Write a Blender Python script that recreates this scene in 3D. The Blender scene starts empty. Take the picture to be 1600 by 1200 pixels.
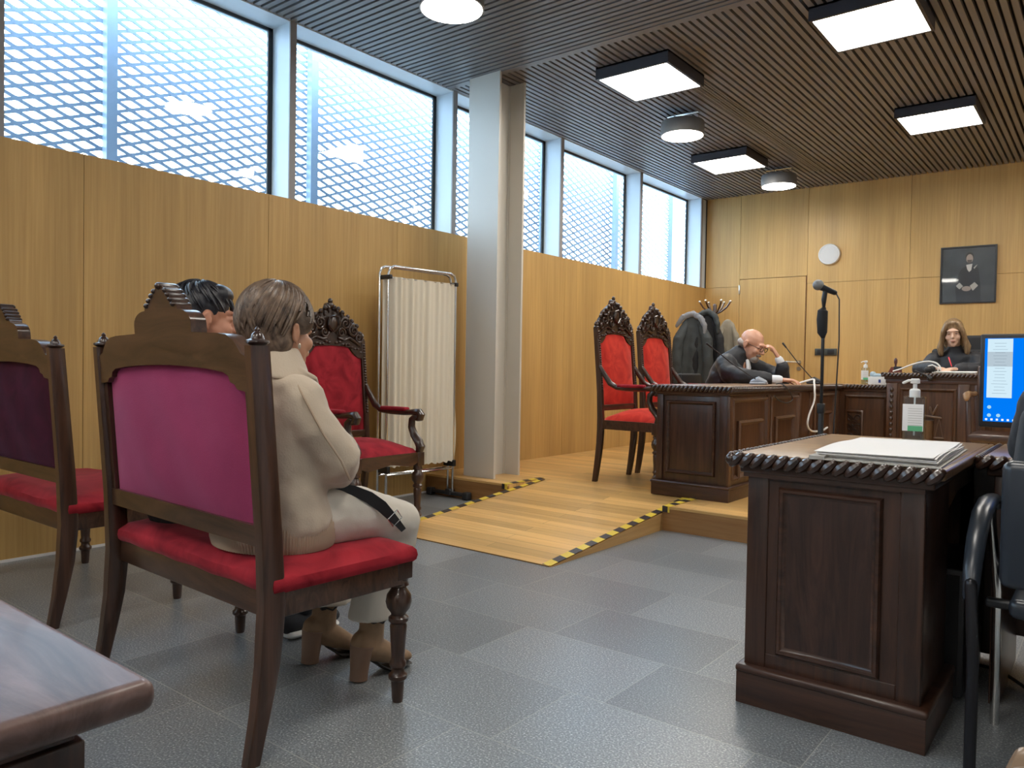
import bpy, bmesh, math, random
from mathutils import Vector, Matrix, Euler
random.seed(7)
S = bpy.context.scene
COL = S.collection
PI = math.pi
# ------------------------------------------------------------------ camera
cam_d = bpy.data.cameras.new('camera'); cam = bpy.data.objects.new('camera', cam_d); COL.objects.link(cam)
RX = Vector((0.7841, 0.6204, 0.0166)); FW = Vector((-0.6200, 0.7843, -0.0216))
FW.normalize(); RX = (RX - FW*RX.dot(FW)).normalized(); UP = RX.cross(FW)
M = Matrix((RX, UP, -FW)).transposed().to_4x4(); M.translation = (0, 0, 1.035)
cam.matrix_world = M
cam_d.sensor_width = 36; cam_d.lens = 1197.24/1600*36; cam_d.clip_start = .02; cam_d.clip_end = 200
S.camera = cam
# ------------------------------------------------------------------ world and exposure
W = bpy.data.worlds.new('overcast_sky'); S.world = W; W.use_nodes = True
W.node_tree.nodes['Background'].inputs[0].default_value = (.66, .84, 1, 1)
W.node_tree.nodes['Background'].inputs[1].default_value = 6.0
S.view_settings.view_transform = 'Standard'; S.view_settings.look = 'None'
S.view_settings.gamma = 1; S.view_settings.use_curve_mapping = False
S.view_settings.exposure = 1.32
try:
    S.cycles.use_denoising = True; S.cycles.denoiser = 'OPENIMAGEDENOISE'
except Exception: pass
S.cycles.max_bounces = 10; S.cycles.transparent_max_bounces = 16; S.cycles.sample_clamp_indirect = 6
LAMP_PANEL = 10.0
LAMP_ROUND = 12.0
CEIL = 3.34; PZ = .155; WT = 2.15; LX = -4.42; FY = 9.79
# ------------------------------------------------------------------ materials
def new_mat(name):
    m = bpy.data.materials.new(name); m.use_nodes = True
    nt = m.node_tree; return m, nt, nt.nodes['Principled BSDF']
def N(nt, t, **k):
    n = nt.nodes.new(t)
    for a, v in k.items(): setattr(n, a, v)
    return n
def mat(name, c, rough=.5, metal=0, spec=.5, sheen=0, sheen_c=None, coat=0, bump=0, bscale=200, emis=0, var=0, vscale=8, trans=0):
    m, nt, b = new_mat(name)
    b.inputs['Base Color'].default_value = (*c, 1); b.inputs['Roughness'].default_value = rough
    b.inputs['Metallic'].default_value = metal; b.inputs['Specular IOR Level'].default_value = spec
    if sheen:
        b.inputs['Sheen Weight'].default_value = sheen; b.inputs['Sheen Roughness'].default_value = .35
        b.inputs['Sheen Tint'].default_value = (*(sheen_c or (1, 1, 1)), 1)
    if coat: b.inputs['Coat Weight'].default_value = coat; b.inputs['Coat Roughness'].default_value = .15
    if trans: b.inputs['Transmission Weight'].default_value = trans
    if emis: b.inputs['Emission Color'].default_value = (*c, 1); b.inputs['Emission Strength'].default_value = emis
    tc = N(nt, 'ShaderNodeTexCoord')
    if var:
        no = N(nt, 'ShaderNodeTexNoise'); no.inputs['Scale'].default_value = vscale; no.inputs['Detail'].default_value = 4
        nt.links.new(tc.outputs['Object'], no.inputs['Vector'])
        r = N(nt, 'ShaderNodeValToRGB'); r.color_ramp.elements[0].position = .3; r.color_ramp.elements[1].position = .7
        r.color_ramp.elements[0].color = (*[x*(1-var) for x in c], 1); r.color_ramp.elements[1].color = (*[min(1, x*(1+var)) for x in c], 1)
        nt.links.new(no.outputs[0], r.inputs[0]); nt.links.new(r.outputs[0], b.inputs['Base Color'])
    if bump:
        no = N(nt, 'ShaderNodeTexNoise'); no.inputs['Scale'].default_value = bscale; no.inputs['Detail'].default_value = 3
        nt.links.new(tc.outputs['Object'], no.inputs['Vector'])
        bp = N(nt, 'ShaderNodeBump'); bp.inputs['Strength'].default_value = bump; bp.inputs['Distance'].default_value = .004
        nt.links.new(no.outputs[0], bp.inputs['Height']); nt.links.new(bp.outputs[0], b.inputs['Normal'])
    return m
def wood(name, c1, c2, stretch=(30, 30, 1.2), rough=.4, spec=.5, coat=0, bump=.15, fig=.0, scale=1.0, planks=None, blotch=.25):
    m, nt, b = new_mat(name); L = nt.links
    tc = N(nt, 'ShaderNodeTexCoord'); mp = N(nt, 'ShaderNodeMapping')
    mp.inputs['Scale'].default_value = [s*scale for s in stretch]
    L.new(tc.outputs['Object'], mp.inputs['Vector'])
    no = N(nt, 'ShaderNodeTexNoise'); no.inputs['Scale'].default_value = 1; no.inputs['Detail'].default_value = 8; no.inputs['Roughness'].default_value = .65
    no.inputs['Distortion'].default_value = fig
    L.new(mp.outputs[0], no.inputs['Vector'])
    r = N(nt, 'ShaderNodeValToRGB'); r.color_ramp.elements[0].position = .32; r.color_ramp.elements[1].position = .68
    r.color_ramp.elements[0].color = (*c1, 1); r.color_ramp.elements[1].color = (*c2, 1)
    L.new(no.outputs[0], r.inputs[0])
    mp2 = N(nt, 'ShaderNodeMapping'); mp2.inputs['Scale'].default_value = [s*.08*scale+.3 for s in stretch]; L.new(tc.outputs['Object'], mp2.inputs['Vector'])
    n2 = N(nt, 'ShaderNodeTexNoise'); n2.inputs['Scale'].default_value = 1; n2.inputs['Detail'].default_value = 2; L.new(mp2.outputs[0], n2.inputs['Vector'])
    mr = N(nt, 'ShaderNodeMapRange'); mr.inputs[1].default_value = .3; mr.inputs[2].default_value = .7; mr.inputs[3].default_value = 1-blotch; mr.inputs[4].default_value = 1+blotch*.6
    L.new(n2.outputs[0], mr.inputs[0])
    vm = N(nt, 'ShaderNodeVectorMath', operation='SCALE'); L.new(r.outputs[0], vm.inputs[0]); L.new(mr.outputs[0], vm.inputs['Scale'])
    col = vm.outputs[0]
    if planks:
        pw, pl = planks
        sx = N(nt, 'ShaderNodeSeparateXYZ'); L.new(tc.outputs['Object'], sx.inputs[0])
        bt = N(nt, 'ShaderNodeTexBrick'); bt.inputs['Scale'].default_value = 1
        bt.inputs['Brick Width'].default_value = pl; bt.inputs['Row Height'].default_value = pw; bt.inputs['Mortar Size'].default_value = .0012
        bt.inputs['Color1'].default_value = (.78, .78, .78, 1); bt.inputs['Color2'].default_value = (1.12, 1.12, 1.12, 1); bt.inputs['Mortar'].default_value = (.35, .3, .25, 1)
        L.new(tc.outputs['Object'], bt.inputs['Vector'])
        v2 = N(nt, 'ShaderNodeVectorMath', operation='MULTIPLY'); L.new(col, v2.inputs[0]); L.new(bt.outputs['Color'], v2.inputs[1]); col = v2.outputs[0]
    L.new(col, b.inputs['Base Color'])
    b.inputs['Roughness'].default_value = rough; b.inputs['Specular IOR Level'].default_value = spec
    if coat: b.inputs['Coat Weight'].default_value = coat; b.inputs['Coat Roughness'].default_value = .12
    if bump:
        bp = N(nt, 'ShaderNodeBump'); bp.inputs['Strength'].default_value = bump; bp.inputs['Distance'].default_value = .002
        L.new(no.outputs[0], bp.inputs['Height']); L.new(bp.outputs[0], b.inputs['Normal'])
    return m
def velvet(name, c1, c2, sheen=.6, sc=(1, .5, .6), ns=7, dis=1.2):
    m, nt, b = new_mat(name); L = nt.links
    tc = N(nt, 'ShaderNodeTexCoord')
    no = N(nt, 'ShaderNodeTexNoise'); no.inputs['Scale'].default_value = ns; no.inputs['Detail'].default_value = 5; no.inputs['Distortion'].default_value = dis
    L.new(tc.outputs['Object'], no.inputs['Vector'])
    r = N(nt, 'ShaderNodeValToRGB'); r.color_ramp.elements[0].position = .35; r.color_ramp.elements[1].position = .68
    r.color_ramp.elements[0].color = (*c1, 1); r.color_ramp.elements[1].color = (*c2, 1)
    L.new(no.outputs[0], r.inputs[0]); L.new(r.outputs[0], b.inputs['Base Color'])
    b.inputs['Roughness'].default_value = .85; b.inputs['Specular IOR Level'].default_value = .2
    b.inputs['Sheen Weight'].default_value = sheen; b.inputs['Sheen Roughness'].default_value = .3; b.inputs['Sheen Tint'].default_value = (*sc, 1)
    n2 = N(nt, 'ShaderNodeTexNoise'); n2.inputs['Scale'].default_value = 300; L.new(tc.outputs['Object'], n2.inputs['Vector'])
    bp = N(nt, 'ShaderNodeBump'); bp.inputs['Strength'].default_value = .2; bp.inputs['Distance'].default_value = .002
    L.new(n2.outputs[0], bp.inputs['Height']); L.new(bp.outputs[0], b.inputs['Normal'])
    return m
def emit(name, c, s):
    m, nt, b = new_mat(name); nt.nodes.remove(b)
    e = N(nt, 'ShaderNodeEmission'); e.inputs[0].default_value = (*c, 1); e.inputs[1].default_value = s
    nt.links.new(e.outputs[0], nt.nodes['Material Output'].inputs[0]); return m
def floor_tiles():
    m, nt, b = new_mat('grey_terrazzo_tiles'); L = nt.links
    tc = N(nt, 'ShaderNodeTexCoord'); sx = N(nt, 'ShaderNodeSeparateXYZ'); L.new(tc.outputs['Object'], sx.inputs[0])
    def ma(op, a, c=None):
        n = N(nt, 'ShaderNodeMath', operation=op)
        for i, v in enumerate((a, c)):
            if v is None: continue
            if isinstance(v, (int, float)): n.inputs[i].default_value = v
            else: L.new(v, n.inputs[i])
        return n.outputs[0]
    yy = ma('DIVIDE', ma('SUBTRACT', sx.outputs[1], 1.227), .4033)
    row = ma('FLOOR', yy); fy = ma('SUBTRACT', yy, row)
    xx = ma('DIVIDE', ma('SUBTRACT', ma('SUBTRACT', sx.outputs[0], -1.465), ma('MULTIPLY', row, .12)), .6)
    cx = ma('FLOOR', xx); fx = ma('SUBTRACT', xx, cx)
    dy = ma('MULTIPLY', ma('MINIMUM', fy, ma('SUBTRACT', 1, fy)), .4033)
    dx = ma('MULTIPLY', ma('MINIMUM', fx, ma('SUBTRACT', 1, fx)), .6)
    g = ma('LESS_THAN', ma('MINIMUM', dx, dy), .0016)
    wn = N(nt, 'ShaderNodeTexWhiteNoise', noise_dimensions='2D'); cb = N(nt, 'ShaderNodeCombineXYZ'); L.new(row, cb.inputs[0]); L.new(cx, cb.inputs[1]); L.new(cb.outputs[0], wn.inputs['Vector'])
    tv = N(nt, 'ShaderNodeMapRange'); tv.inputs[3].default_value = .8; tv.inputs[4].default_value = 1.2; L.new(wn.outputs['Value'], tv.inputs[0])
    no = N(nt, 'ShaderNodeTexNoise'); no.inputs['Scale'].default_value = 170; no.inputs['Detail'].default_value = 2; L.new(tc.outputs['Object'], no.inputs['Vector'])
    r = N(nt, 'ShaderNodeValToRGB'); e = r.color_ramp.elements; e[0].position = .38; e[0].color = (.125, .137, .148, 1); e[1].position = .6; e[1].color = (.245, .262, .272, 1)
    x = r.color_ramp.elements.new(.70); x.color = (.52, .53, .53, 1)
    L.new(no.outputs[0], r.inputs[0])
    vm = N(nt, 'ShaderNodeVectorMath', operation='SCALE'); L.new(r.outputs[0], vm.inputs[0]); L.new(tv.outputs[0], vm.inputs['Scale'])
    mx = N(nt, 'ShaderNodeMix', data_type='RGBA'); L.new(g, mx.inputs[0]); L.new(vm.outputs[0], mx.inputs[6]); mx.inputs[7].default_value = (.34, .34, .32, 1)
    L.new(mx.outputs[2], b.inputs['Base Color'])
    n2 = N(nt, 'ShaderNodeTexNoise'); n2.inputs['Scale'].default_value = 3; n2.inputs['Detail'].default_value = 1; L.new(tc.outputs['Object'], n2.inputs['Vector'])
    rr = N(nt, 'ShaderNodeMapRange'); rr.inputs[3].default_value = .285; rr.inputs[4].default_value = .34; L.new(n2.outputs[0], rr.inputs[0])
    L.new(rr.outputs[0], b.inputs['Roughness']); b.inputs['Specular IOR Level'].default_value = .6
    bp = N(nt, 'ShaderNodeBump'); bp.inputs['Strength'].default_value = .03; bp.inputs['Distance'].default_value = .0005
    L.new(no.outputs[0], bp.inputs['Height'])
    return m
def glass_mat(name, tint=(1, 1, 1), rough=.02):
    m, nt, b = new_mat(name); nt.nodes.remove(b); L = nt.links
    t = N(nt, 'ShaderNodeBsdfTransparent'); t.inputs[0].default_value = (*tint, 1)
    g = N(nt, 'ShaderNodeBsdfGlossy'); g.inputs['Roughness'].default_value = rough
    lw = N(nt, 'ShaderNodeLayerWeight'); lw.inputs[0].default_value = .5
    p4 = N(nt, 'ShaderNodeMath', operation='POWER'); p4.inputs[1].default_value = 4; L.new(lw.outputs['Facing'], p4.inputs[0])
    f = N(nt, 'ShaderNodeMath', operation='MULTIPLY_ADD'); f.inputs[1].default_value = .5; f.inputs[2].default_value = .035; L.new(p4.outputs[0], f.inputs[0])
    mx = N(nt, 'ShaderNodeMixShader'); L.new(f.outputs[0], mx.inputs[0]); L.new(t.outputs[0], mx.inputs[1]); L.new(g.outputs[0], mx.inputs[2])
    L.new(mx.outputs[0], nt.nodes['Material Output'].inputs[0]); return m
def tape_mat():
    m, nt, b = new_mat('black_yellow_hazard_tape'); L = nt.links
    tc = N(nt, 'ShaderNodeTexCoord'); sx = N(nt, 'ShaderNodeSeparateXYZ'); L.new(tc.outputs['Object'], sx.inputs[0])
    a = N(nt, 'ShaderNodeMath', operation='MULTIPLY_ADD'); a.inputs[1].default_value = .35; L.new(sx.outputs[0], a.inputs[0]); L.new(sx.outputs[1], a.inputs[2])
    d = N(nt, 'ShaderNodeMath', operation='DIVIDE'); d.inputs[1].default_value = .157; L.new(a.outputs[0], d.inputs[0])
    f = N(nt, 'ShaderNodeMath', operation='FRACT'); L.new(d.outputs[0], f.inputs[0])
    l = N(nt, 'ShaderNodeMath', operation='LESS_THAN'); l.inputs[1].default_value = .5; L.new(f.outputs[0], l.inputs[0])
    mx = N(nt, 'ShaderNodeMix', data_type='RGBA'); L.new(l.outputs[0], mx.inputs[0]); mx.inputs[6].default_value = (.75, .55, .06, 1); mx.inputs[7].default_value = (.03, .025, .03, 1)
    L.new(mx.outputs[2], b.inputs['Base Color']); b.inputs['Roughness'].default_value = .4
    return m
MT = {}
MT['wall_wood'] = wood('oak_veneer_panel', (.48, .29, .096), (.60, .38, .138), (55, 55, 1.3), .42, .4, 0, .05, blotch=.14)
MT['floor_wood'] = wood('oak_plank_floor', (.62, .36, .12), (.76, .47, .18), (1.5, 30, 30), .3, .5, 0, .05, planks=(.09, 1.4), blotch=.2)
MT['riser_wood'] = wood('oak_riser', (.27, .13, .045), (.38, .20, .075), (1.5, 30, 30), .4, .4, 0, .05)
MT['ramp_side'] = wood('oak_ramp_side', (.40, .23, .08), (.52, .31, .12), (25, 1.5, 25), .4, .4, 0, .05, fig=1.0)
MT['dark_z'] = wood('dark_walnut_vertical', (.022, .0095, .006), (.085, .036, .021), (28, 28, 2.0), .33, .5, .25, .25, fig=.8)
MT['dark_x'] = wood('dark_walnut_lengthwise', (.022, .0095, .006), (.085, .036, .021), (2.0, 28, 28), .33, .5, .25, .25, fig=.8)
MT['dark_y'] = wood('dark_walnut_crosswise', (.022, .0095, .006), (.085, .036, .021), (28, 2.0, 28), .33, .5, .25, .25, fig=.8)
MT['chair_z'] = wood('chair_walnut_vertical', (.024, .011, .007), (.080, .036, .021), (34, 34, 2.5), .3, .5, .3, .2, fig=.6)
MT['chair_x'] = wood('chair_walnut_lengthwise', (.028, .013, .0075), (.105, .050, .028), (3, 30, 14), .3, .5, .3, .2, fig=1.6)
MT['bench_z'] = wood('bench_walnut_vertical', (.045, .018, .008), (.13, .058, .026), (28, 28, 2.0), .35, .5, .2, .2, fig=.6)
MT['carved'] = mat('carved_dark_walnut', (.035, .016, .010), .28, coat=.3, var=.4, vscale=40)
MT['top_wood'] = wood('worn_walnut_desktop', (.16, .085, .042), (.34, .20, .105), (2.5, 22, 22), .3, .5, .2, .15, fig=.8)
MT['left_top'] = wood('worn_dark_tabletop', (.06, .034, .028), (.17, .10, .085), (3, 14, 14), .42, .5, .1, .5, fig=1.8)
MT['velvet_red'] = velvet('crimson_velvet', (.20, .008, .016), (.40, .022, .035), .5, (1, .35, .4))
MT['velvet_far'] = velvet('scarlet_velvet', (.42, .020, .014), (.66, .05, .03), .5, (1, .5, .4))
MT['velvet_back'] = velvet('magenta_velvet', (.26, .028, .085), (.33, .04, .11), .6, (.9, .55, .8), 4, .3)
MT['velvet_dark'] = velvet('plum_velvet', (.040, .005, .014), (.07, .008, .024), .25, (.6, .4, .8))
MT['floor'] = floor_tiles()
MT['white_metal'] = mat('pale_blue_aluminium', (.62, .70, .76), .35, .0, .5)
MT['gasket'] = mat('black_gasket', (.02, .022, .025), .5)
MT['front_bar'] = mat('grey_mullion_front', (.30, .29, .29), .5)
MT['plaster'] = mat('white_plaster', (.78, .77, .75), .8)
MT['slat'] = mat('taupe_ceiling_slat', (.185, .182, .190), .45, var=.05, vscale=3)
MT['slat_dark'] = mat('black_ceiling_void', (.006, .007, .010), .8)
MT['column'] = mat('white_steel_column', (.60, .57, .51), .45)
MT['mesh'] = mat('expanded_metal', (.20, .27, .37), .5, 0)
MT['panel_frame'] = mat('anthracite_lamp_frame', (.035, .035, .045), .45)
MT['lamp_grey'] = mat('grey_lamp_body', (.16, .16, .16), .45)
MT['panel_emit'] = emit('panel_diffuser', (1, .95, .87), LAMP_PANEL)
MT['round_emit'] = emit('round_diffuser', (1, .95, .87), LAMP_ROUND)
MT['glass'] = glass_mat('window_glass', (.92, .96, .98))
MT['clear'] = glass_mat('clear_plastic', (.86, .90, .90), .05)
MT['chrome'] = mat('chrome', (.75, .74, .72), .15, 1)
MT['steel'] = mat('satin_steel', (.55, .5, .42), .3, 1)
MT['black'] = mat('black_plastic', (.012, .012, .014), .4)
MT['blackm'] = mat('matte_black', (.010, .010, .012), .7)
MT['rubber'] = mat('grey_black_rubber', (.02, .02, .022), .6)
MT['chair_plastic'] = mat('blue_black_plastic', (.02, .026, .036), .3)
MT['curtain'] = mat('cream_curtain', (.72, .66, .54), .8, bump=.1, bscale=90)
MT['white'] = mat('white_plastic', (.75, .75, .73), .4)
MT['paper'] = mat('paper', (.78, .76, .74), .7)
MT['paper_edge'] = mat('paper_edge_grey', (.42, .40, .36), .7)
MT['tape'] = tape_mat()
MT['skin_w'] = mat('skin_tan', (.56, .28, .17), .5, sheen=.1, bump=.05, bscale=150)
MT['skin_m'] = mat('skin_ruddy', (.52, .24, .15), .5, bump=.05, bscale=150)
MT['skin_l'] = mat('skin_pale', (.62, .33, .22), .42, bump=.05, bscale=150)
MT['skin_j'] = mat('skin_fair', (.66, .42, .30), .45)
MT['coat'] = mat('beige_wool', (.52, .43, .33), .9, sheen=.3, bump=.25, bscale=180, var=.05, vscale=5)
MT['coat_rib'] = mat('beige_rib_knit', (.47, .36, .26), .9, bump=.3, bscale=150)
MT['trousers_w'] = mat('cream_denim', (.62, .57, .49), .85, bump=.15, bscale=250)
MT['boot'] = mat('tan_suede', (.28, .175, .10), .85, sheen=.2, var=.2, vscale=18)
MT['sole'] = mat('dark_sole', (.02, .018, .017), .6)
MT['shirt_dark'] = mat('dark_jacket', (.02, .022, .028), .8, bump=.2, bscale=120)
MT['robe'] = mat('black_robe', (.010, .011, .016), .55, sheen=.15, bump=.15, bscale=30)
MT['robe_trim'] = mat('black_satin', (.03, .033, .04), .3)
MT['parka'] = mat('dark_grey_parka', (.035, .040, .040), .75, bump=.3, bscale=40)
MT['parka_dark'] = mat('black_coat_cloth', (.010, .010, .012), .8)
MT['coat_grey'] = mat('beige_grey_cloth', (.22, .19, .14), .85)
MT['fur'] = mat('grey_collar', (.22, .22, .23), .9, bump=.6, bscale=90)
MT['hanki'] = mat('white_shirt', (.72, .74, .78), .7)
def hair_mat(name, c1, c2, sc=(60, 60, 6)):
    m = wood(name, c1, c2, sc, .38, .5, 0, .6, fig=.5); return m
MT['hair_w'] = hair_mat('ash_brown_hair', (.022, .013, .010), (.23, .155, .105), (70, 24, 24))
MT['hair_m'] = hair_mat('black_hair', (.006, .006, .009), (.035, .035, .045))
MT['hair_j'] = hair_mat('dark_blond_hair', (.13, .075, .035), (.38, .25, .13))
MT['hair_l'] = hair_mat('grey_hair', (.22, .18, .16), (.42, .37, .33))
# ------------------------------------------------------------------ mesh helpers
class MB:
    def __init__(s): s.v = []; s.f = []; s.m = []; s.mi = 0
    def add(s, vs, fs):
        o = len(s.v); s.v += [tuple(v) for v in vs]; s.f += [tuple(i+o for i in f) for f in fs]; s.m += [s.mi]*len(fs); return s
    def box(s, x0, x1, y0, y1, z0, z1, b=0):
        if x0 > x1: x0, x1 = x1, x0
        if y0 > y1: y0, y1 = y1, y0
        if z0 > z1: z0, z1 = z1, z0
        if b <= 0:
            return s.add([(x0, y0, z0), (x1, y0, z0), (x1, y1, z0), (x0, y1, z0), (x0, y0, z1), (x1, y0, z1), (x1, y1, z1), (x0, y1, z1)],
                         [(0, 3, 2, 1), (4, 5, 6, 7), (0, 1, 5, 4), (1, 2, 6, 5), (2, 3, 7, 6), (3, 0, 4, 7)])
        bm = bmesh.new(); bmesh.ops.create_cube(bm, size=1)
        for v in bm.verts:
            v.co = Vector(((x0+x1)/2+v.co.x*(x1-x0), (y0+y1)/2+v.co.y*(y1-y0), (z0+z1)/2+v.co.z*(z1-z0)))
        bmesh.ops.bevel(bm, geom=bm.edges[:], offset=min(b, .49*min(x1-x0, y1-y0, z1-z0)), segments=3, affect='EDGES', profile=.5)
        return s.bm(bm)
    def bm(s, bm, mtx=None):
        bm.verts.index_update()
        s.add([(mtx @ v.co) if mtx else v.co for v in bm.verts], [[v.index for v in f.verts] for f in bm.faces]); bm.free(); return s
    def join(s, o, mtx=None):
        s.add([mtx @ Vector(v) for v in o.v] if mtx else o.v, o.f); return s
    def ell(s, c, r, rot=None, n=14):
        vs = []; fs = []; R = Euler(rot).to_matrix() if rot else None
        k = n//2+1
        for i in range(k+1):
            th = PI*i/k
            for j in range(n):
                ph = 2*PI*j/n
                p = Vector((r[0]*math.sin(th)*math.cos(ph), r[1]*math.sin(th)*math.sin(ph), r[2]*math.cos(th)))
                if R: p = R @ p
                vs.append(p+Vector(c))
        for i in range(k):
            for j in range(n):
                a = i*n+j; b = i*n+(j+1) % n
                if i == 0: fs.append((a, a+n, b+n))
                elif i == k-1: fs.append((a, a+n, b))
                else: fs.append((a, a+n, b+n, b))
        return s.add(vs, fs)
    def lathe(s, prof, c=(0, 0, 0), n=20, axis='z'):
        vs = []; fs = []
        for r, z in prof:
            for j in range(n):
                a = 2*PI*j/n; p = (r*math.cos(a), r*math.sin(a), z)
                if axis == 'x': p = (z, p[0], p[1])
                if axis == 'y': p = (p[0], z, p[1])
                vs.append((p[0]+c[0], p[1]+c[1], p[2]+c[2]))
        m = len(prof)
        for i in range(m-1):
            for j in range(n):
                a = i*n+j; b = i*n+(j+1) % n; fs.append((a, b, b+n, a+n))
        fs.append(tuple(reversed(range(n)))); fs.append(tuple(range((m-1)*n, m*n)))
        return s.add(vs, fs)
    def tube(s, pts, rad, n=12, cap=True, ref=None, sq=None):
        pts = [Vector(p) for p in pts]; k = len(pts)
        if isinstance(rad, (int, float)): rad = [rad]*k
        rad = [(r, r) if isinstance(r, (int, float)) else r for r in rad]
        tans = []
        for i in range(k):
            t = (pts[min(i+1, k-1)]-pts[max(i-1, 0)]); tans.append(t.normalized() if t.length > 0 else Vector((0, 0, 1)))
        u = Vector(ref) if ref else (Vector((0, 0, 1)) if abs(tans[0].z) < .9 else Vector((1, 0, 0)))
        rings = []
        for i in range(k):
            t = tans[i]; u = (u-t*u.dot(t))
            if u.length < 1e-5: u = t.orthogonal()
            u.normalize(); w = t.cross(u)
            rings.append((pts[i], u.copy(), w.copy(), rad[i], t))
        seq = []
        if cap:
            p, uu, w, r, t = rings[0]; m = min(r)
            seq += [(p-t*m*.95, uu, w, (r[0]*.3, r[1]*.3)), (p-t*m*.6, uu, w, (r[0]*.8, r[1]*.8))]
        seq += [(p, uu, w, r) for p, uu, w, r, t in rings]
        if cap:
            p, uu, w, r, t = rings[-1]; m = min(r)
            seq += [(p+t*m*.6, uu, w, (r[0]*.8, r[1]*.8)), (p+t*m*.95, uu, w, (r[0]*.3, r[1]*.3))]
        vs = []; fs = []
        for p, uu, w, r in seq:
            for j in range(n):
                a = 2*PI*j/n+(PI/4 if n == 4 else 0); vs.append(p+uu*r[0]*math.cos(a)+w*r[1]*math.sin(a))
        m = len(seq)
        for i in range(m-1):
            for j in range(n):
                a = i*n+j; b = i*n+(j+1) % n; fs.append((a, b, b+n, a+n))
        fs.append(tuple(reversed(range(n)))); fs.append(tuple(range((m-1)*n, m*n)))
        return s.add(vs, fs)
    def prism(s, outline, y0, y1, plane='xz'):
        n = len(outline); vs = []
        for y in (y0, y1):
            for a, b in outline: vs.append((a, y, b) if plane == 'xz' else ((y, a, b) if plane == 'yz' else (a, b, y)))
        fs = [tuple(range(n)), tuple(reversed(range(n, 2*n)))]+[(i, i+n, (i+1) % n+n, (i+1) % n) for i in range(n)]
        return s.add(vs, fs)
    def ring(s, o, u, v, w, h, prof):
        """mitred rectangular moulding in the plane spanned by u, v from corner o; prof = [(inset, height)] along the normal u x v"""
        o, u, v = Vector(o), Vector(u), Vector(v); nn = u.cross(v)
        cs = [(0, 0, 1, 1), (w, 0, -1, 1), (w, h, -1, -1), (0, h, 1, -1)]
        vs = []; k = len(prof)
        for a, b, sa, sb in cs:
            for i, z in prof: vs.append(o+u*(a+sa*i)+v*(b+sb*i)+nn*z)
        fs = []
        for c in range(4):
            for i in range(k-1):
                a = c*k+i; b = ((c+1) % 4)*k+i; fs.append((a, b, b+1, a+1))
        return s.add(vs, fs)
    def build(s, name, m, parent=None, smooth=True, mods=None, label=None):
        me = bpy.data.meshes.new(name); me.from_pydata(s.v, [], s.f)
        ms = m if isinstance(m, (list, tuple)) else [m]
        for x in ms: me.materials.append(MT[x] if isinstance(x, str) else x)
        if len(ms) > 1: me.polygons.foreach_set('material_index', s.m)
        bm = bmesh.new(); bm.from_mesh(me); bmesh.ops.recalc_face_normals(bm, faces=bm.faces[:])
        for f in bm.faces: f.smooth = smooth
        if smooth:
            for e in bm.edges:
                if len(e.link_faces) == 2 and e.calc_face_angle(0) > math.radians(38): e.smooth = False
        bm.to_mesh(me); bm.free()
        o = bpy.data.objects.new(name, me); COL.objects.link(o)
        if parent: o.parent = parent
        if label: o['label'] = label
        return o
def tag(o, label, cat, group=None, kind=None):
    o['label'] = label; o['category'] = cat
    if group: o['group'] = group
    if kind: o['kind'] = kind
    return o
def thing(name, label, cat, loc=(0, 0, 0), rz=0, group=None):
    o = bpy.data.objects.new(name, None); COL.objects.link(o); o.empty_display_size = .1
    o.location = loc; o.rotation_euler = (0, 0, rz); return tag(o, label, cat, group)
def struct(o): o['kind'] = 'structure'; return o
def copy_tree(o, parent=None):
    c = o.copy(); COL.objects.link(c)
    if parent: c.parent = parent
    for ch in list(o.children): copy_tree(ch, c)
    return c
def remeshed(mb, name, m, parent=None, vox=.007, smooth=6, label=None, off=None, disp=None):
    """one continuous surface grown over overlapping closed shapes"""
    me = bpy.data.meshes.new('tmp'); me.from_pydata([(Vector(v)-Vector(off)) if off else v for v in mb.v], [], mb.f)
    o = bpy.data.objects.new('tmp', me); COL.objects.link(o)
    bm = bmesh.new(); bm.from_mesh(me); bmesh.ops.recalc_face_normals(bm, faces=bm.faces[:]); bm.to_mesh(me); bm.free()
    r = o.modifiers.new('r', 'REMESH'); r.mode = 'VOXEL'; r.voxel_size = vox
    if smooth:
        q = o.modifiers.new('s', 'SMOOTH'); q.factor = .5; q.iterations = smooth
    if disp:
        tx = bpy.data.textures.new('folds', 'CLOUDS'); tx.noise_scale = disp[1]; tx.noise_depth = 2
        d = o.modifiers.new('d', 'DISPLACE'); d.texture = tx; d.strength = disp[0]; d.mid_level = .5
    dg = bpy.context.evaluated_depsgraph_get(); dg.update()
    nm = bpy.data.meshes.new_from_object(o.evaluated_get(dg)); nm.name = name
    bpy.data.objects.remove(o); bpy.data.meshes.remove(me)
    nm.materials.clear(); nm.materials.append(MT[m] if isinstance(m, str) else m)
    for p in nm.polygons: p.use_smooth = True
    n = bpy.data.objects.new(name, nm); COL.objects.link(n)
    if parent: n.parent = parent
    if label: n['label'] = label
    return n
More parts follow.
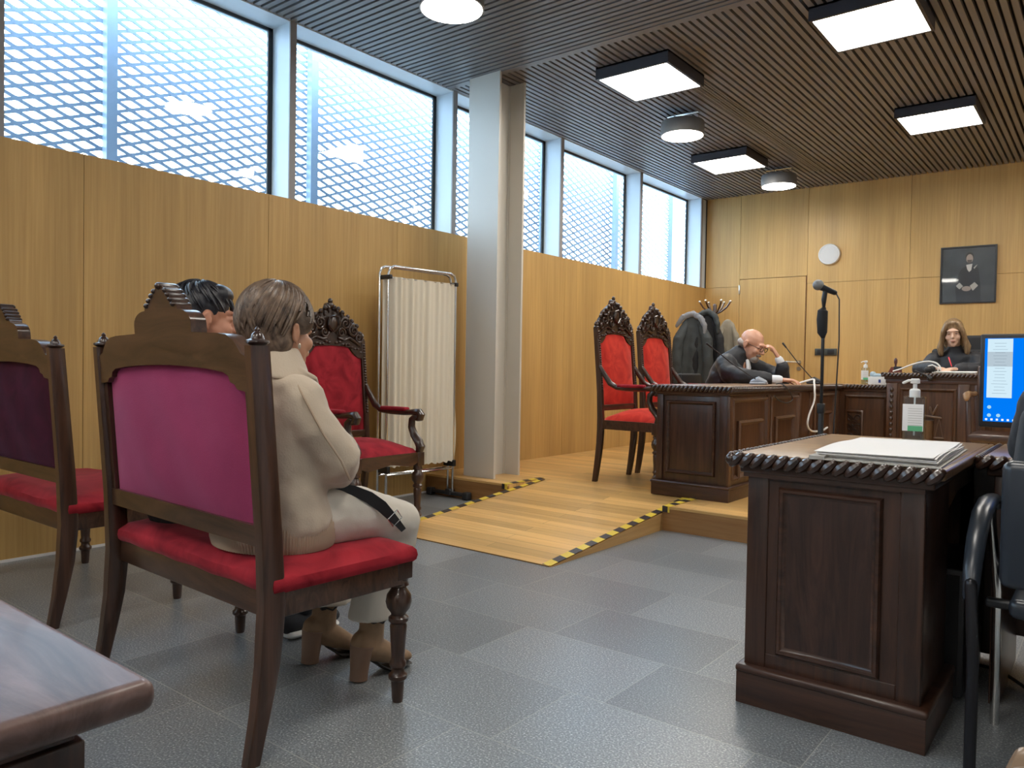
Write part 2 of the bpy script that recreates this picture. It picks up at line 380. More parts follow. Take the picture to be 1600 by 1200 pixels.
# ------------------------------------------------------------------ room shell
struct(MB().box(-4.6, 3.6, -3.2, 10.6, -.1, 0).build('floor', 'floor', smooth=False))
RX0, RX1, RY0, RY1 = -3.57, -2.285, 3.24, 4.95     # ramp
pf = MB()
pf.box(LX, RX0, 4.5, 10.2, 0.0, PZ); pf.box(RX1, 3.5, 4.5, 10.2, 0.0, PZ); pf.box(RX0, RX1, RY1, 10.2, 0, PZ)
struct(pf.build('floor_platform', 'floor_wood', smooth=False))
rs = MB(); rs.box(LX, RX0+.001, 4.485, 4.5, 0, PZ-.012); rs.box(RX1, 3.5, 4.485, 4.5, 0, PZ-.012)
struct(rs.build('trim_1', 'riser_wood', smooth=False))
ns = MB(); ns.box(LX, RX0, 4.48, 4.5, PZ-.014, PZ+.002); ns.box(RX1, 3.5, 4.48, 4.5, PZ-.014, PZ+.002)
struct(ns.build('trim_2', 'floor_wood', smooth=False))
rp = MB().prism([(RY0, .0), (RY1, 0.0), (RY1, PZ), (RY0, .006)], RX0+.004, RX1-.012, 'yz')
struct(rp.build('floor_ramp', 'floor_wood', smooth=False))
rp = MB().prism([(RY0, .0), (4.484, 0.0), (4.484, PZ*(4.484-RY0)/(RY1-RY0)-.003)], RX1-.012, RX1, 'yz')
struct(rp.build('trim_3', 'ramp_side', smooth=False))
rp = MB().prism([(RY0, .0), (4.484, 0.0), (4.484, PZ*(4.484-RY0)/(RY1-RY0)-.003)], RX0-.006, RX0+.004, 'yz')
struct(rp.build('trim_4', 'ramp_side', smooth=False))
def rampz(y): return PZ*(y-RY0)/(RY1-RY0)
def tape(x0, x1, ys, ye, label, plat, extra):
    mb = MB(); k = 12
    P = [(ys+(ye-ys)*i/k) for i in range(k+1)]
    for a, b in zip(P, P[1:]):
        za, zb = rampz(a)+.007, rampz(b)+.007
        mb.add([(x0, a, za), (x1, a, za), (x1, b, zb), (x0, b, zb), (x0, a, za-.002), (x1, a, za-.002), (x1, b, zb-.002), (x0, b, zb-.002)], [(0, 1, 2, 3), (7, 6, 5, 4), (0, 4, 5, 1), (2, 6, 7, 3), (1, 5, 6, 2), (0, 3, 7, 4)])
    a, b = plat; mb.box(a, b, 4.482, 4.95, PZ+.002, PZ+.004); mb.box(a, b, 4.476, 4.4785, PZ-.035, PZ+.003)
    return tag(mb.build('hazard_tape', 'tape', smooth=False), label, 'tape')
tape(RX0-.004, RX0+.045, RY0+.03, 4.9, 'black and yellow tape along the ramp edge nearer the windows', (RX0-.05, RX0), 0)
tape(RX1-.06, RX1-.004, RY0+.005, 4.9, 'black and yellow tape along the ramp edge nearer the dark desks', (RX1, RX1+.05), 0)
# left wall: timber lining with open joints between panels
wl = MB(); seams = [-3.2, -1.62, -.48, .67, 1.824, 2.974, 4.124, 5.27, 6.42, 7.57, 8.72, FY+.1]
for a, b in zip(seams, seams[1:]):
    z0 = 0.012 if a < 4.4 else 0.0
    wl.box(LX-.18, LX, a+.0015, b-.0015, z0, WT)
struct(wl.build('wall_left', 'wall_wood', smooth=False))
struct(MB().box(LX-.2, LX-.006, -3.2, 9.9, 0, WT-.004).build('wall_left_backing', 'gasket', smooth=False))
struct(MB().box(LX, LX+.004, -3.2, 4.48, 0, .014).build('baseboard_left', 'paper', smooth=False))
# windows
my = [-3.2, -1.75, -.16, 1.445, 3.18, 4.79, 6.375, 8.0, 9.66]
for i, (a, b) in enumerate(zip(my, my[1:])):
    w = bpy.data.objects.new('window_%d' % (i+1), None); COL.objects.link(w); w.location = (LX, b, WT); struct(w)
    q = lambda mb, nm, m, sm=False: mb.build(nm, m, w, smooth=sm)
    def L(x0, x1, y0, y1, z0, z1): return MB().box(x0-LX, x1-LX, y0-b, y1-b, z0-WT, z1-WT)
    q(L(LX-.20, LX-.012, b-.05, b, WT, CEIL), 'mullion', 'white_metal')
    q(L(LX-.012, LX, b-.05, b, WT, CEIL), 'mullion_cap', 'front_bar')
    q(L(LX-.2, LX-.186, a, b-.05, WT-.06, CEIL).box(-.2, -.186, a-b, -.05, 0, 0) if False else L(LX-.215, LX-.20, b-.085, b-.045, WT-.06, CEIL), 'gasket', 'gasket')
    q(L(LX-.215, LX-.2, a, b, CEIL-.03, CEIL), 'head_gasket', 'gasket')
    q(L(LX-.22, LX, a, b-.05, CEIL-.008, CEIL+.02), 'head_reveal', 'white_metal')
    q(L(LX-.22, LX-.18, a, b, WT-.12, WT-.0), 'sill', 'white_metal')
    q(L(LX-.208, LX-.204, a, b-.05, WT-.06, CEIL-.01), 'pane', 'glass')
# last narrow bit of window lining before the far wall
struct(MB().box(LX-.2, LX-.02, 9.66, 9.80, WT, CEIL).build('trim_5', 'white_metal', smooth=False))
# expanded metal facade
FX = -5.3; A_, B_ = .098, .038
ms = MB()
def strand(p, q, hw=.0108, hd=.006):
    (y0, z0), (y1, z1) = p, q
    ms.add([(FX-hd, y0, z0-hw), (FX+hd, y0, z0-hw), (FX+hd, y0, z0+hw), (FX-hd, y0, z0+hw), (FX-hd, y1, z1-hw), (FX+hd, y1, z1-hw), (FX+hd, y1, z1+hw), (FX-hd, y1, z1+hw)],
           [(0, 1, 5, 4), (1, 2, 6, 5), (2, 3, 7, 6), (3, 0, 4, 7)])
ny = int(16/(A_)); nz = int(2.6/B_)
for i in range(ny):
    for j in range(nz):
        if (i+j) % 2: continue
        y = -3.2+i*A_; z = 1.9+j*B_
        strand((y, z), (y+A_, z+B_)); strand((y, z), (y+A_, z-B_))
        ms.box(FX-.007, FX+.007, y-.028, y+.028, z-.0135, z+.0135)
fac = thing('facade_screen', 'pale expanded metal mesh screen hanging outside the clerestory windows', 'metal screen', (0, 0, 0))
ms.build('mesh_panel', 'mesh', fac, smooth=False)
for k in range(9):
    y = 2.33+1.615*(k-3)
    MB().box(FX+.01, FX+.075, y-.035, y+.035, 1.5, 4.6).build('post', 'mesh', fac, smooth=False)
# far wall
AF = .0326
fw = bpy.data.objects.new('wall_far', None); COL.objects.link(fw); fw.location = (LX, FY, 0); fw.rotation_euler = (0, 0, AF); struct(fw)
def FL(x): return (x-LX)/math.cos(AF)
wf = MB(); g = .0018
xs = [-4.42, -3.95, -3.09, -1.935, -.78, .37, 1.52, 2.67, 3.8]
for i, (a, b) in enumerate(zip(xs, xs[1:])):
    a, b = FL(a), FL(b); zs = 2.245 if i == 1 else 2.15
    wf.box(a+g, b-g, 0, .05, zs+g, CEIL+.05)
    if i != 1: wf.box(a+g, b-g, 0, .05, 0, zs-g)
wf.build('panelling', 'wall_wood', fw, smooth=False)
MB().box(-.3, 9, .045, .15, -.05, CEIL+.1).build('backing', 'gasket', fw, smooth=False)
dr = bpy.data.objects.new('door_1', None); COL.objects.link(dr); dr.location = fw.location; dr.rotation_euler = fw.rotation_euler; struct(dr)
MB().box(FL(-3.95)+.004, FL(-3.09)-.012, -.003, .04, PZ+.005, 2.24).build('door_leaf', 'wall_wood', dr, smooth=False)
MB().box(FL(-3.09)-.012, FL(-3.09)-.004, -.01, .04, PZ, 2.25).build('door_jamb', 'riser_wood', dr, smooth=False)
h = MB(); hx = FL(-3.16)
h.lathe([(.026, 0), (.026, -.012)], (hx, -.003, 1.16), 18, 'y'); h.tube([(hx, -.01, 1.16), (hx, -.055, 1.16), (hx-.02, -.062, 1.16), (hx-.15, -.062, 1.165)], .0105, 8)
h.lathe([(.026, 0), (.026, -.012)], (hx, -.003, 1.08), 18, 'y')
h.build('door_handle', 'steel', dr)
MB().box(FL(-3.95)-.01, FL(-3.95)+.012, -.012, 0, 2.05, 2.17, .004).build('hinge', 'steel', dr)
# hidden side walls
struct(MB().box(3.5, 3.6, -3.2, 10.3, 0, CEIL).build('wall_right', 'plaster', smooth=False))
struct(MB().box(-4.6, 3.6, -3.3, -3.2, 0, CEIL).build('wall_back', 'plaster', smooth=False))
# ceiling
cl = MB(); P = .0565
y = -3.2
while y < 4.60:
    cl.box(LX, 3.5, y, y+.036, CEIL, CEIL+.035); y += P
cl.box(LX, 3.5, 4.64, 4.70, CEIL-.004, CEIL+.06)
x = LX
while x < 3.5:
    cl.box(x, x+.036, 4.70, 10.1, CEIL, CEIL+.035); x += P
cl.mi = 1
cl.box(LX-.3, 3.6, -3.3, 10.3, CEIL+.06, CEIL+.16)
struct(cl.build('ceiling', ['slat', 'slat_dark'], smooth=False))
struct(MB().box(LX-.3, LX-.16, -3.3, 9.9, CEIL+.0, CEIL+.3).build('trim_6', 'white_metal', smooth=False))
# steel column on the platform
co = MB(); cx0, cx1 = -4.143, -3.828
co.box(cx0, cx1, 4.628, 4.650, PZ, CEIL); co.box(cx0, cx1, 4.94, 4.962, PZ, CEIL); co.box(-3.992, -3.978, 4.65, 4.94, PZ, CEIL)
co.tube([(-3.978, 4.65, PZ+.004), (-3.978, 4.65, CEIL)], .012, 8, cap=False); co.tube([(-3.978, 4.94, PZ+.004), (-3.978, 4.94, CEIL)], .012, 8, cap=False)
tag(co.build('steel_column', 'column', smooth=True), 'white painted steel I-beam column standing on the wooden platform by the windows', 'column')
# lamps
def panel_lamp(cx, cy, label):
    t = thing('ceiling_panel_lamp', label, 'ceiling light', (cx, cy, CEIL), 0, 'square ceiling lights')
    fr = MB(); a = .305; z0 = -.09
    fr.box(-a, a, -a, -a+.02, z0, 0); fr.box(-a, a, a-.02, a, z0, 0); fr.box(-a, -a+.02, -a+.02, a-.02, z0, 0); fr.box(a-.02, a, -a+.02, a-.02, z0, 0); fr.box(-a, a, -a, a, -.012, 0)
    fr.build('frame', 'panel_frame', t, smooth=False)
    MB().box(-.284, .284, -.284, .284, z0+.004, z0+.012).build('diffuser', 'panel_emit', t, smooth=False)
for (a, b, l) in [(-2.9, 5.33, 'square lit ceiling panel nearest the white column'), (-1.29, 5.28, 'square lit ceiling panel cut by the top edge of the photo, the largest'),
                  (-1.28, 7.6, 'square lit ceiling panel above the judge, nearest the right edge'), (-3.34, 7.94, 'square lit ceiling panel between the two farther round lamps'),
                  (.4, 5.28, 'added unseen ceiling panel over the right side'), (.4, 7.6, 'added unseen ceiling panel over the far right side'), (2.2, 5.3, 'added unseen ceiling panel by the right wall'),  # these three hang out of view, added to light the room
                  (-.75, 2.2, 'added unseen ceiling panel brightening the desks'), (-.9, .2, 'added unseen ceiling panel brightening the table corner'), (-.9, -1.6, 'added unseen fill panel behind the photographer'), (-2.6, -.9, 'added unseen fill panel behind the left table'), (.9, -1.6, 'added unseen fill panel in the back of the room')]:  # unseen panels added to brighten the near part of the room
    panel_lamp(a, b, l)
def round_lamp(cx, cy, label):
    t = thing('round_ceiling_lamp', label, 'ceiling light', (cx, cy, 3.14), 0, 'round ceiling lamps')
    MB().lathe([(.185, 0), (.1925, .002), (.1925, .115), (.188, .122), (.02, .122)], n=48).build('housing', 'lamp_grey', t)
    MB().lathe([(.18, -.003), (.183, .004)], n=48).build('diffuser', 'round_emit', t)
    hb = MB()
    for k in range(3):
        a = 2*PI*k/3+.5; hb.tube([(.14*math.cos(a), .14*math.sin(a), .12), (.14*math.cos(a), .14*math.sin(a), .2)], .004, 6)
    hb.box(-.15, .15, -.02, .02, .19, .2)
    hb.build('hanger', 'chrome', t)
round_lamp(-3.14, 3.34, 'round grey ceiling lamp nearest the camera, at the top edge above the windows')
round_lamp(-3.13, 6.37, 'round grey ceiling lamp hanging between two square panels, the middle one')
round_lamp(-3.08, 8.72, 'round grey ceiling lamp farthest away, near the far wall')
# linear air diffuser between the slats
vt = thing('ceiling_vent', 'long narrow air vent of thin bars let into the slatted ceiling', 'vent', (-2.72, 5.75, CEIL))
v = MB()
for k in range(6): v.box(-.07+k*.026, -.062+k*.026, 0, 3.3, -.004, .02)
for k in range(14): v.box(-.075, .075, k*.25, k*.25+.008, -.003, .01)
v.build('grille', 'lamp_grey', vt, smooth=False)
struct(MB().box(-30, -4.7, -20, 30, -.6, -.5).build('ground', mat('paving', (.16, .16, .15), .9), smooth=False))
# ------------------------------------------------------------------ wide chairs
def interp(p, t):
    for (a, x), (b, y) in zip(p, p[1:]):
        if a <= t <= b: return x+(y-x)*(t-a)/(b-a)
    return p[-1][1] if t > p[-1][0] else p[0][1]
TURNED = [(.0155, 0), (.018, .012), (.0205, .06), (.021, .066), (.029, .074), (.029, .084), (.021, .092), (.0195, .104), (.026, .112), (.026, .122), (.0205, .130), (.021, .15), (.0245, .20), (.0265, .236), (.0225, .244),
          (.031, .252), (.031, .262), (.0225, .270), (.024, .276), (.0355, .292), (.0405, .312), (.037, .332), (.026, .348), (.0225, .356), (.031, .362), (.0275, .376), (.031, .384)]
def rect_post(mb, path, w, d):
    """square-sectioned post: path of (x, y, z), w across x, d along y"""
    vs = []; fs = []
    for i, (x, y, z) in enumerate(path):
        ww = w[i] if isinstance(w, list) else w; dd = d[i] if isinstance(d, list) else d
        for a, b in ((-1, -.8), (-.8, -1), (.8, -1), (1, -.8), (1, .8), (.8, 1), (-.8, 1), (-1, .8)): vs.append((x+a*ww/2, y+b*dd/2, z))
    n = 8; m = len(path)
    for i in range(m-1):
        for j in range(n): fs.append((i*n+j, i*n+(j+1) % n, (i+1)*n+(j+1) % n, (i+1)*n+j))
    fs.append(tuple(reversed(range(n)))); fs.append(tuple(range((m-1)*n, m*n)))
    mb.add(vs, fs)
def wide_chair(label, loc, rz, back_m):
    t = thing('wide_chair', label, 'chair', loc, rz, 'wide high backed chairs')
    H = .465
    yb = lambda z: interp([(0, -.262), (.12, -.238), (.25, -.217), (.4, -.207), (.6, -.217), (1.08, -.255)], z)
    zs = [0, .06, .12, .18, .25, .32, .4, .5, .6, .8, 1.08]
    for sx in (-1, 1):
        mb = MB(); rect_post(mb, [(sx*H, yb(z), z) for z in zs], [.034, .035, .037, .039, .041, .043, .044, .042, .040, .037, .034], [.038, .042, .046, .052, .058, .062, .064, .062, .06, .058, .056])
        p = mb.build('rear_leg', 'chair_z', t)
        MB().lathe([(.018, 0), (.022, .002), (.031, .008), (.030, .013), (.019, .017), (.017, .023), (.013, .031), (.006, .036), (.007, .041), (.004, .046), (.001, .048)], (sx*H, yb(1.08), 1.08), 16).build('finial', 'carved', p)
    for sx in (-1, 1):
        mb = MB().lathe(TURNED, (sx*(H-.012), .245, 0), 20); mb.box(sx*(H-.012)-.03, sx*(H-.012)+.03, .215, .275, .383, .44, .004)
        mb.build('front_leg', 'chair_z', t)
    rl = MB(); rl.box(-H+.02, H-.02, .25, .272, .368, .437, .004); rl.box(-H+.02, H-.02, -.205, -.18, .36, .437, .004)
    for sx in (-1, 1): rl.box(sx*(H-.008), sx*(H+.016), -.19, .25, .368, .437, .004)
    rl.box(-H, H, -.19, .25, .40, .43)
    rl.build('seat_frame', 'chair_x', t)
    # cushion
    bm = bmesh.new(); bmesh.ops.create_grid(bm, x_segments=24, y_segments=14, size=1)
    cu = MB(); nx, nyy = 26, 16
    vs = []; fs = []
    def shape(u, v):
        cxn = math.copysign(abs(u)**.9, u); e = max(abs(u), abs(v))
        x = u*(H+.014); yv = .035+v*.24
        top = .492+.022*(1-u*u)*(1-v*v)+.004*math.sin(5*u+3*v)
        if e > .88: top -= .016*((e-.88)/.12)**2.0
        return x, yv, top
    bm.free()
    for j in range(nyy+1):
        for i in range(nx+1): vs.append(shape(-1+2*i/nx, -1+2*j/nyy))
    for j in range(nyy):
        for i in range(nx): a = j*(nx+1)+i; fs.append((a, a+1, a+nx+2, a+nx+1))
    # skirt
    per = [i for i in range(nx+1)]+[(j+1)*(nx+1)+nx for j in range(nyy)]+[nyy*(nx+1)+i for i in range(nx-1, -1, -1)]+[j*(nx+1) for j in range(nyy-1, 0, -1)]
    base = len(vs); k = len(per); rings = [(.009, .468), (.012, .452), (.009, .438), (.001, .430)]
    for o_, z_ in rings:
        for p_ in per:
            x, yv, _ = vs[p_]; sx = 1+o_/(H); sy = 1+o_/.25
            vs.append((x*sx, .035+(yv-.035)*sy, z_+.002*math.sin(x*30)))
    prev = per
    for r in range(4):
        cur = [base+r*k+i for i in range(k)]
        for i in range(k): fs.append((prev[i], prev[(i+1) % k], cur[(i+1) % k], cur[i]))
        prev = cur
    fs.append(tuple(prev)); cu.add(vs, fs)
    cu.build('seat_cushion', 'velvet_red', t)
    # back: bottom rail, crest rail, upholstered panel
    def back_rail(mb, out, th, off=0, tilt=True):
        n = len(out); vs = []
        for s in (-1, 1):
            for x, z in out: vs.append((x, yb(z if z < 1.1 else 1.1+(z-1.1)*.9)+off+s*th/2-(.07*(z-1.08) if z > 1.08 else 0), z))
        # triangulated as strips by bmesh
        bm = bmesh.new(); bv = [bm.verts.new(q) for q in vs]
        bm.faces.new(bv[:n]); bm.faces.new(list(reversed(bv[n:])))
        for i in range(n): bm.faces.new((bv[i], bv[i+n], bv[(i+1) % n+n], bv[(i+1) % n]))
        bmesh.ops.triangulate(bm, faces=[f for f in bm.faces if len(f.verts) > 4]); mb.bm(bm)
    mb = MB(); back_rail(mb, [(-H+.02, .555), (H-.02, .555), (H-.02, .61), (-H+.02, .61)], .034); mb.build('lower_rail', 'chair_x', t)
    right = [(.447, 1.050), (.42, 1.06), (.405, 1.078), (.385, 1.096), (.355, 1.109), (.31, 1.114), (.175, 1.118)]
    a0 = [(.19+.0*math.cos(q), 1.132) for q in []]
    arc = [(.100+.075*math.cos(math.radians(q)), 1.145+.040*math.sin(math.radians(q))) for q in range(0, 91, 15)]
    steps = [(.098, 1.194), (.086, 1.200), (.074, 1.200), (.074, 1.212), (.058, 1.216), (.058, 1.226), (.042, 1.230), (.042, 1.238), (.028, 1.242), (.022, 1.252), (.01, 1.256)]
    top = right+arc+steps
    under = [(0, 1.026), (.12, 1.024), (.25, 1.018), (.33, 1.010), (.355, 1.0), (.362, .984), (.385, .978), (.395, .966), (.447, .96)]
    out = [(-x, z) for x, z in reversed(top)]
    outline = [(-x, z) for x, z in under[1:]][::-1]
    outl = [(x, z) for x, z in under]+top+[(-x, z) for x, z in reversed(top)]+[(-x, z) for x, z in reversed(under[1:])]
    mb = MB(); back_rail(mb, outl, .046); cr = mb.build('crest_rail', 'chair_x', t)
    rb = MB()
    for (x, z, l) in ((.082, 1.199, .028), (.067, 1.213, .024), (.051, 1.227, .02), (.034, 1.240, .02)):
        for s in (-1, 1):
            yy = yb(1.1)-.012; rb.tube([(s*x, yy-.022, z), (s*x, yy+.026, z)], .0075, 8)
    rb.tube([(0, yb(1.1)-.036, 1.254), (0, yb(1.1)+.014, 1.254)], .011, 8)
    rb.build('reeding', 'carved', cr)
    for s in (-1, 1):
        mb = MB(); back_rail(mb, [(s*(H-.02), .61), (s*(H-.045), .61), (s*(H-.045), .975), (s*(H-.02), .975)], .03); mb.build('back_stile', 'chair_z', t)
    pn = MB(); vs = []; fs = []; nx, nz = 20, 14
    for s in (-1, 1):
        for j in range(nz+1):
            for i in range(nx+1):
                u = -1+2*i/nx; w = -1+2*j/nz; x = u*(H-.05); z = .812+w*.213
                bul = .016*(1-abs(u)**4)*(1-abs(w)**4)+.002*math.sin(9*u+4*w)*(1-u*u)
                vs.append((x, yb(z)+s*(.004+bul)+.001, z))
    m_ = (nx+1)*(nz+1)
    for s in (0, 1):
        for j in range(nz):
            for i in range(nx): a = s*m_+j*(nx+1)+i; fs.append((a, a+1, a+nx+2, a+nx+1))
    pn.add(vs, fs); pn.build('back_upholstery', back_m, t)
    return t
wide_chair('wide dark chair with magenta velvet back, under the woman in beige', (-2.178, 1.398, 0), math.radians(-1.8), 'velvet_back')
wide_chair('wide dark chair with plum velvet back, cut by the left edge', (-3.66, 1.47, 0), math.radians(.3), 'velvet_dark')
# ------------------------------------------------------------------ carved armchairs
def spiral(mb, c, r0, turns, yy, rr=.008, sgn=1, a0=0):
    pts = []; rad = []
    n = int(16*turns)
    for i in range(n+1):
        f = i/n; a = a0+sgn*2*PI*turns*f; r = r0*(1-.8*f)
        pts.append((c[0]+r*math.cos(a), yy, c[1]+r*math.sin(a))); rad.append(rr*(1-.5*f))
    mb.tube(pts, rad, 7)
def armchair(label, loc, rz, vel='velvet_far'):
    t = thing('carved_armchair', label, 'armchair', loc, rz, 'carved red velvet armchairs')
    H = .265
    yb = lambda z: interp([(0, -.285), (.15, -.262), (.3, -.245), (.45, -.238), (.7, -.25), (1.24, -.30)], z)
    zs = [0, .1, .2, .3, .4, .5, .7, .9, 1.1, 1.2]
    for sx in (-1, 1):
        mb = MB(); rect_post(mb, [(sx*H, yb(z), z) for z in zs], .036, [.036, .042, .046, .05, .052, .05, .044, .042, .04, .04])
        p = mb.build('rear_leg', 'chair_z', t)
        bd = MB()
        for k in range(26): bd.ell((sx*H, yb(.72+k*.018)+.022, .72+k*.018), (.011, .008, .0085), n=8)
        bd.build('bead_carving', 'carved', p)
        MB().lathe([(.02, 0), (.023, .008), (.014, .016), (.019, .028), (.012, .045), (.002, .056)], (sx*H, yb(1.2), 1.2), 14).build('finial', 'carved', p)
    for sx in (-1, 1):
        mb = MB().lathe([(a, b*1.04) for a, b in TURNED], (sx*H, .245, 0), 18); mb.box(sx*H-.03, sx*H+.03, .215, .275, .398, .485, .004); mb.build('front_leg', 'chair_z', t)
    fr = MB(); fr.prism([(-H, .485), (-H, .43), (-.18, .40), (0, .425), (.18, .40), (H, .43), (H, .485)], .248, .272)
    fr.box(-H, H, -.255, -.23, .41, .48)
    for sx in (-1, 1): fr.box(sx*H-.014, sx*H+.014, -.24, .25, .415, .485)
    fr.box(-H, H, -.24, .25, .44, .48); fr.build('seat_frame', 'chair_x', t)
    cu = MB(); vs = []; fs = []; n = 16
    for j in range(n+1):
        for i in range(n+1):
            u = -1+2*i/n; v_ = -1+2*j/n; e = max(abs(u), abs(v_))
            vs.append((u*(.25+.02*(1+v_)*.5), .01+v_*.25, (.502+.075*(1-abs(u)**2.4)*(1-abs(v_)**2.4)+(0 if e < 1 else -.018))))
    for j in range(n):
        for i in range(n): a = j*(n+1)+i; fs.append((a, a+1, a+n+2, a+n+1))
    cu.add(vs, fs); cu.build('seat_cushion', vel, t)
    # back frame with upholstery
    bf = MB(); 
    lo = MB(); lo.box(-H+.01, H-.01, yb(.6)-.018, yb(.6)+.018, .555, .60, .004)
    lo.build('lower_rail', 'chair_x', t)
    top_of = lambda u: 1.165-.055*(1 if abs(u) > .8 else (0 if abs(u) < .55 else ((abs(u)-.55)/.25)**.7))-.03*u*u
    pn = MB(); vs = []; fs = []; nx, nz = 18, 16
    for s in (-1, 1):
        for j in range(nz+1):
            for i in range(nx+1):
                u = -1+2*i/nx; w = j/nz; x = u*(H-.022); z = .60+w*(top_of(u)-.60)
                bul = .026*(1-abs(u)**4)*(1-abs(2*w-1)**4)
                vs.append((x, yb(z)+s*(.006+bul), z))
    m_ = (nx+1)*(nz+1)
    for s in (0, 1):
        for j in range(nz):
            for i in range(nx): a = s*m_+j*(nx+1)+i; fs.append((a, a+1, a+nx+2, a+nx+1))
    pn.add(vs, fs); pn.build('back_upholstery', vel, t)
    # carved crest: pierced scrolls over a shaped board
    cb = MB(); yc = yb(1.2)
    tp = [(H-.005, 1.20), (H-.012, 1.235), (H-.04, 1.27), (.19, 1.30), (.165, 1.335), (.12, 1.36), (.075, 1.385), (.045, 1.40), (.03, 1.43), (.012, 1.44)]
    un = [(u*H, top_of(u)-.006) for u in (0, .2, .4, .55, .62, .7, .8, .98)]
    outl = un+tp+[(-x, z) for x, z in reversed(tp)]+[(-x, z) for x, z in reversed(un[1:])]
    n = len(outl); bm = bmesh.new(); bv = [bm.verts.new((x, yc-.02*(z-1.2)/.2+s*.013, z)) for s in (-1, 1) for x, z in outl]
    bm.faces.new(bv[:n]); bm.faces.new(list(reversed(bv[n:])))
    for i in range(n): bm.faces.new((bv[i], bv[i+n], bv[(i+1) % n+n], bv[(i+1) % n]))
    bmesh.ops.triangulate(bm, faces=[f for f in bm.faces if len(f.verts) > 4]); cb.bm(bm)
    rng = random.Random(3)
    for s in (-1, 1):
        spiral(cb, (s*.175, 1.262), .045, 1.6, yc+.022, .010, s, PI/2)
        spiral(cb, (s*.105, 1.305), .045, 1.6, yc+.02, .010, -s, 0)
        spiral(cb, (s*.22, 1.215), .032, 1.4, yc+.024, .009, -s, PI)
        spiral(cb, (s*.07, 1.245), .032, 1.4, yc+.024, .008, s, PI)
        cb.tube([(s*.05, yc+.02, 1.21), (s*.09, yc+.024, 1.2), (s*.14, yc+.02, 1.215), (s*.19, yc+.02, 1.19), (s*.235, yc+.02, 1.16)], [.008, .01, .01, .009, .006], 7)
        for k, (x, z) in enumerate(((.245, 1.245), (.215, 1.295), (.17, 1.325), (.135, 1.352), (.09, 1.378), (.055, 1.40))):
            cb.ell((s*x, yc+.006, z), (.017, .014, .017), n=8); cb.ell((s*(x-.02), yc+.02, z-.02), (.008, .01, .014), n=8)
        for k in range(9): cb.ell((s*(.03+k*.026), yc+.022, 1.178-.001*k*k*.9+.008*math.sin(k*2)), (.012, .009, .009), n=8)
    # shield and finial
    cb.ell((0, yc+.02, 1.30), (.042, .016, .055), n=14); cb.tube([(-.04, yc+.034, 1.34), (-.045, yc+.034, 1.29), (0, yc+.036, 1.245), (.045, yc+.034, 1.29), (.04, yc+.034, 1.34), (0, yc+.036, 1.352), (-.04, yc+.034, 1.34)], .006, 6)
    cb.ell((0, yc-.01, 1.42), (.03, .018, .022), n=10); cb.ell((0, yc-.01, 1.448), (.018, .014, .02), n=10)
    for s in (-1, 1): cb.ell((s*.026, yc, 1.405), (.014, .014, .02), (0, s*.6, 0), 8)
    cb.build('carved_crest', 'carved', t)
    # arms
    for s in (-1, 1):
        a = MB(); X = s*(H+.005)
        pts = [(X, yb(.86)+.01, .90), (X, -.21, .835), (X, -.16, .77), (X, -.10, .74), (X, 0, .73), (X, .12, .73), (X, .2, .738), (X, .245, .738), (X, .262, .72), (X, .255, .70), (X, .235, .693)]
        a.tube(pts, [(.016, .015), (.02, .018), (.022, .02), (.02, .023), (.017, .026), (.017, .026), (.02, .028), (.026, .029), (.027, .029), (.022, .027), (.014, .022)], 10, ref=(0, 0, 1))
        ar = a.build('arm', 'carved', t)
        MB().box(X-.028, X+.028, -.09, .14, .740, .766, .012).build('arm_pad', vel if vel != 'velvet_far' else 'velvet_red', ar)
        sp = MB(); sp.tube([(X, .215, .712), (X, .185, .69), (X, .18, .64), (X, .205, .59), (X, .245, .55), (X, .262, .52), (X, .25, .485)], [(.019, .021), (.023, .023), (.024, .023), (.026, .025), (.032, .027), (.034, .027), (.024, .025)], 10, ref=(1, 0, 0))
        for k in range(4): sp.ell((X+s*.014, .2+.02*k, .60-.025*k), (.012, .013, .012), n=8)
        sp.build('arm_support', 'carved', t)
    return t
armchair('carved red armchair against the wood wall in front of the folding curtain screen', (-3.74, 3.20, 0), -PI/2+.03, 'velvet_red')
armchair('tall carved red armchair at the end of the long desk, fully showing its left side', (-2.905, 5.365, PZ), -PI/2)
armchair('tall carved red armchair half hidden behind the long desk, beside the hanging coats', (-2.905, 6.04, PZ), -PI/2)
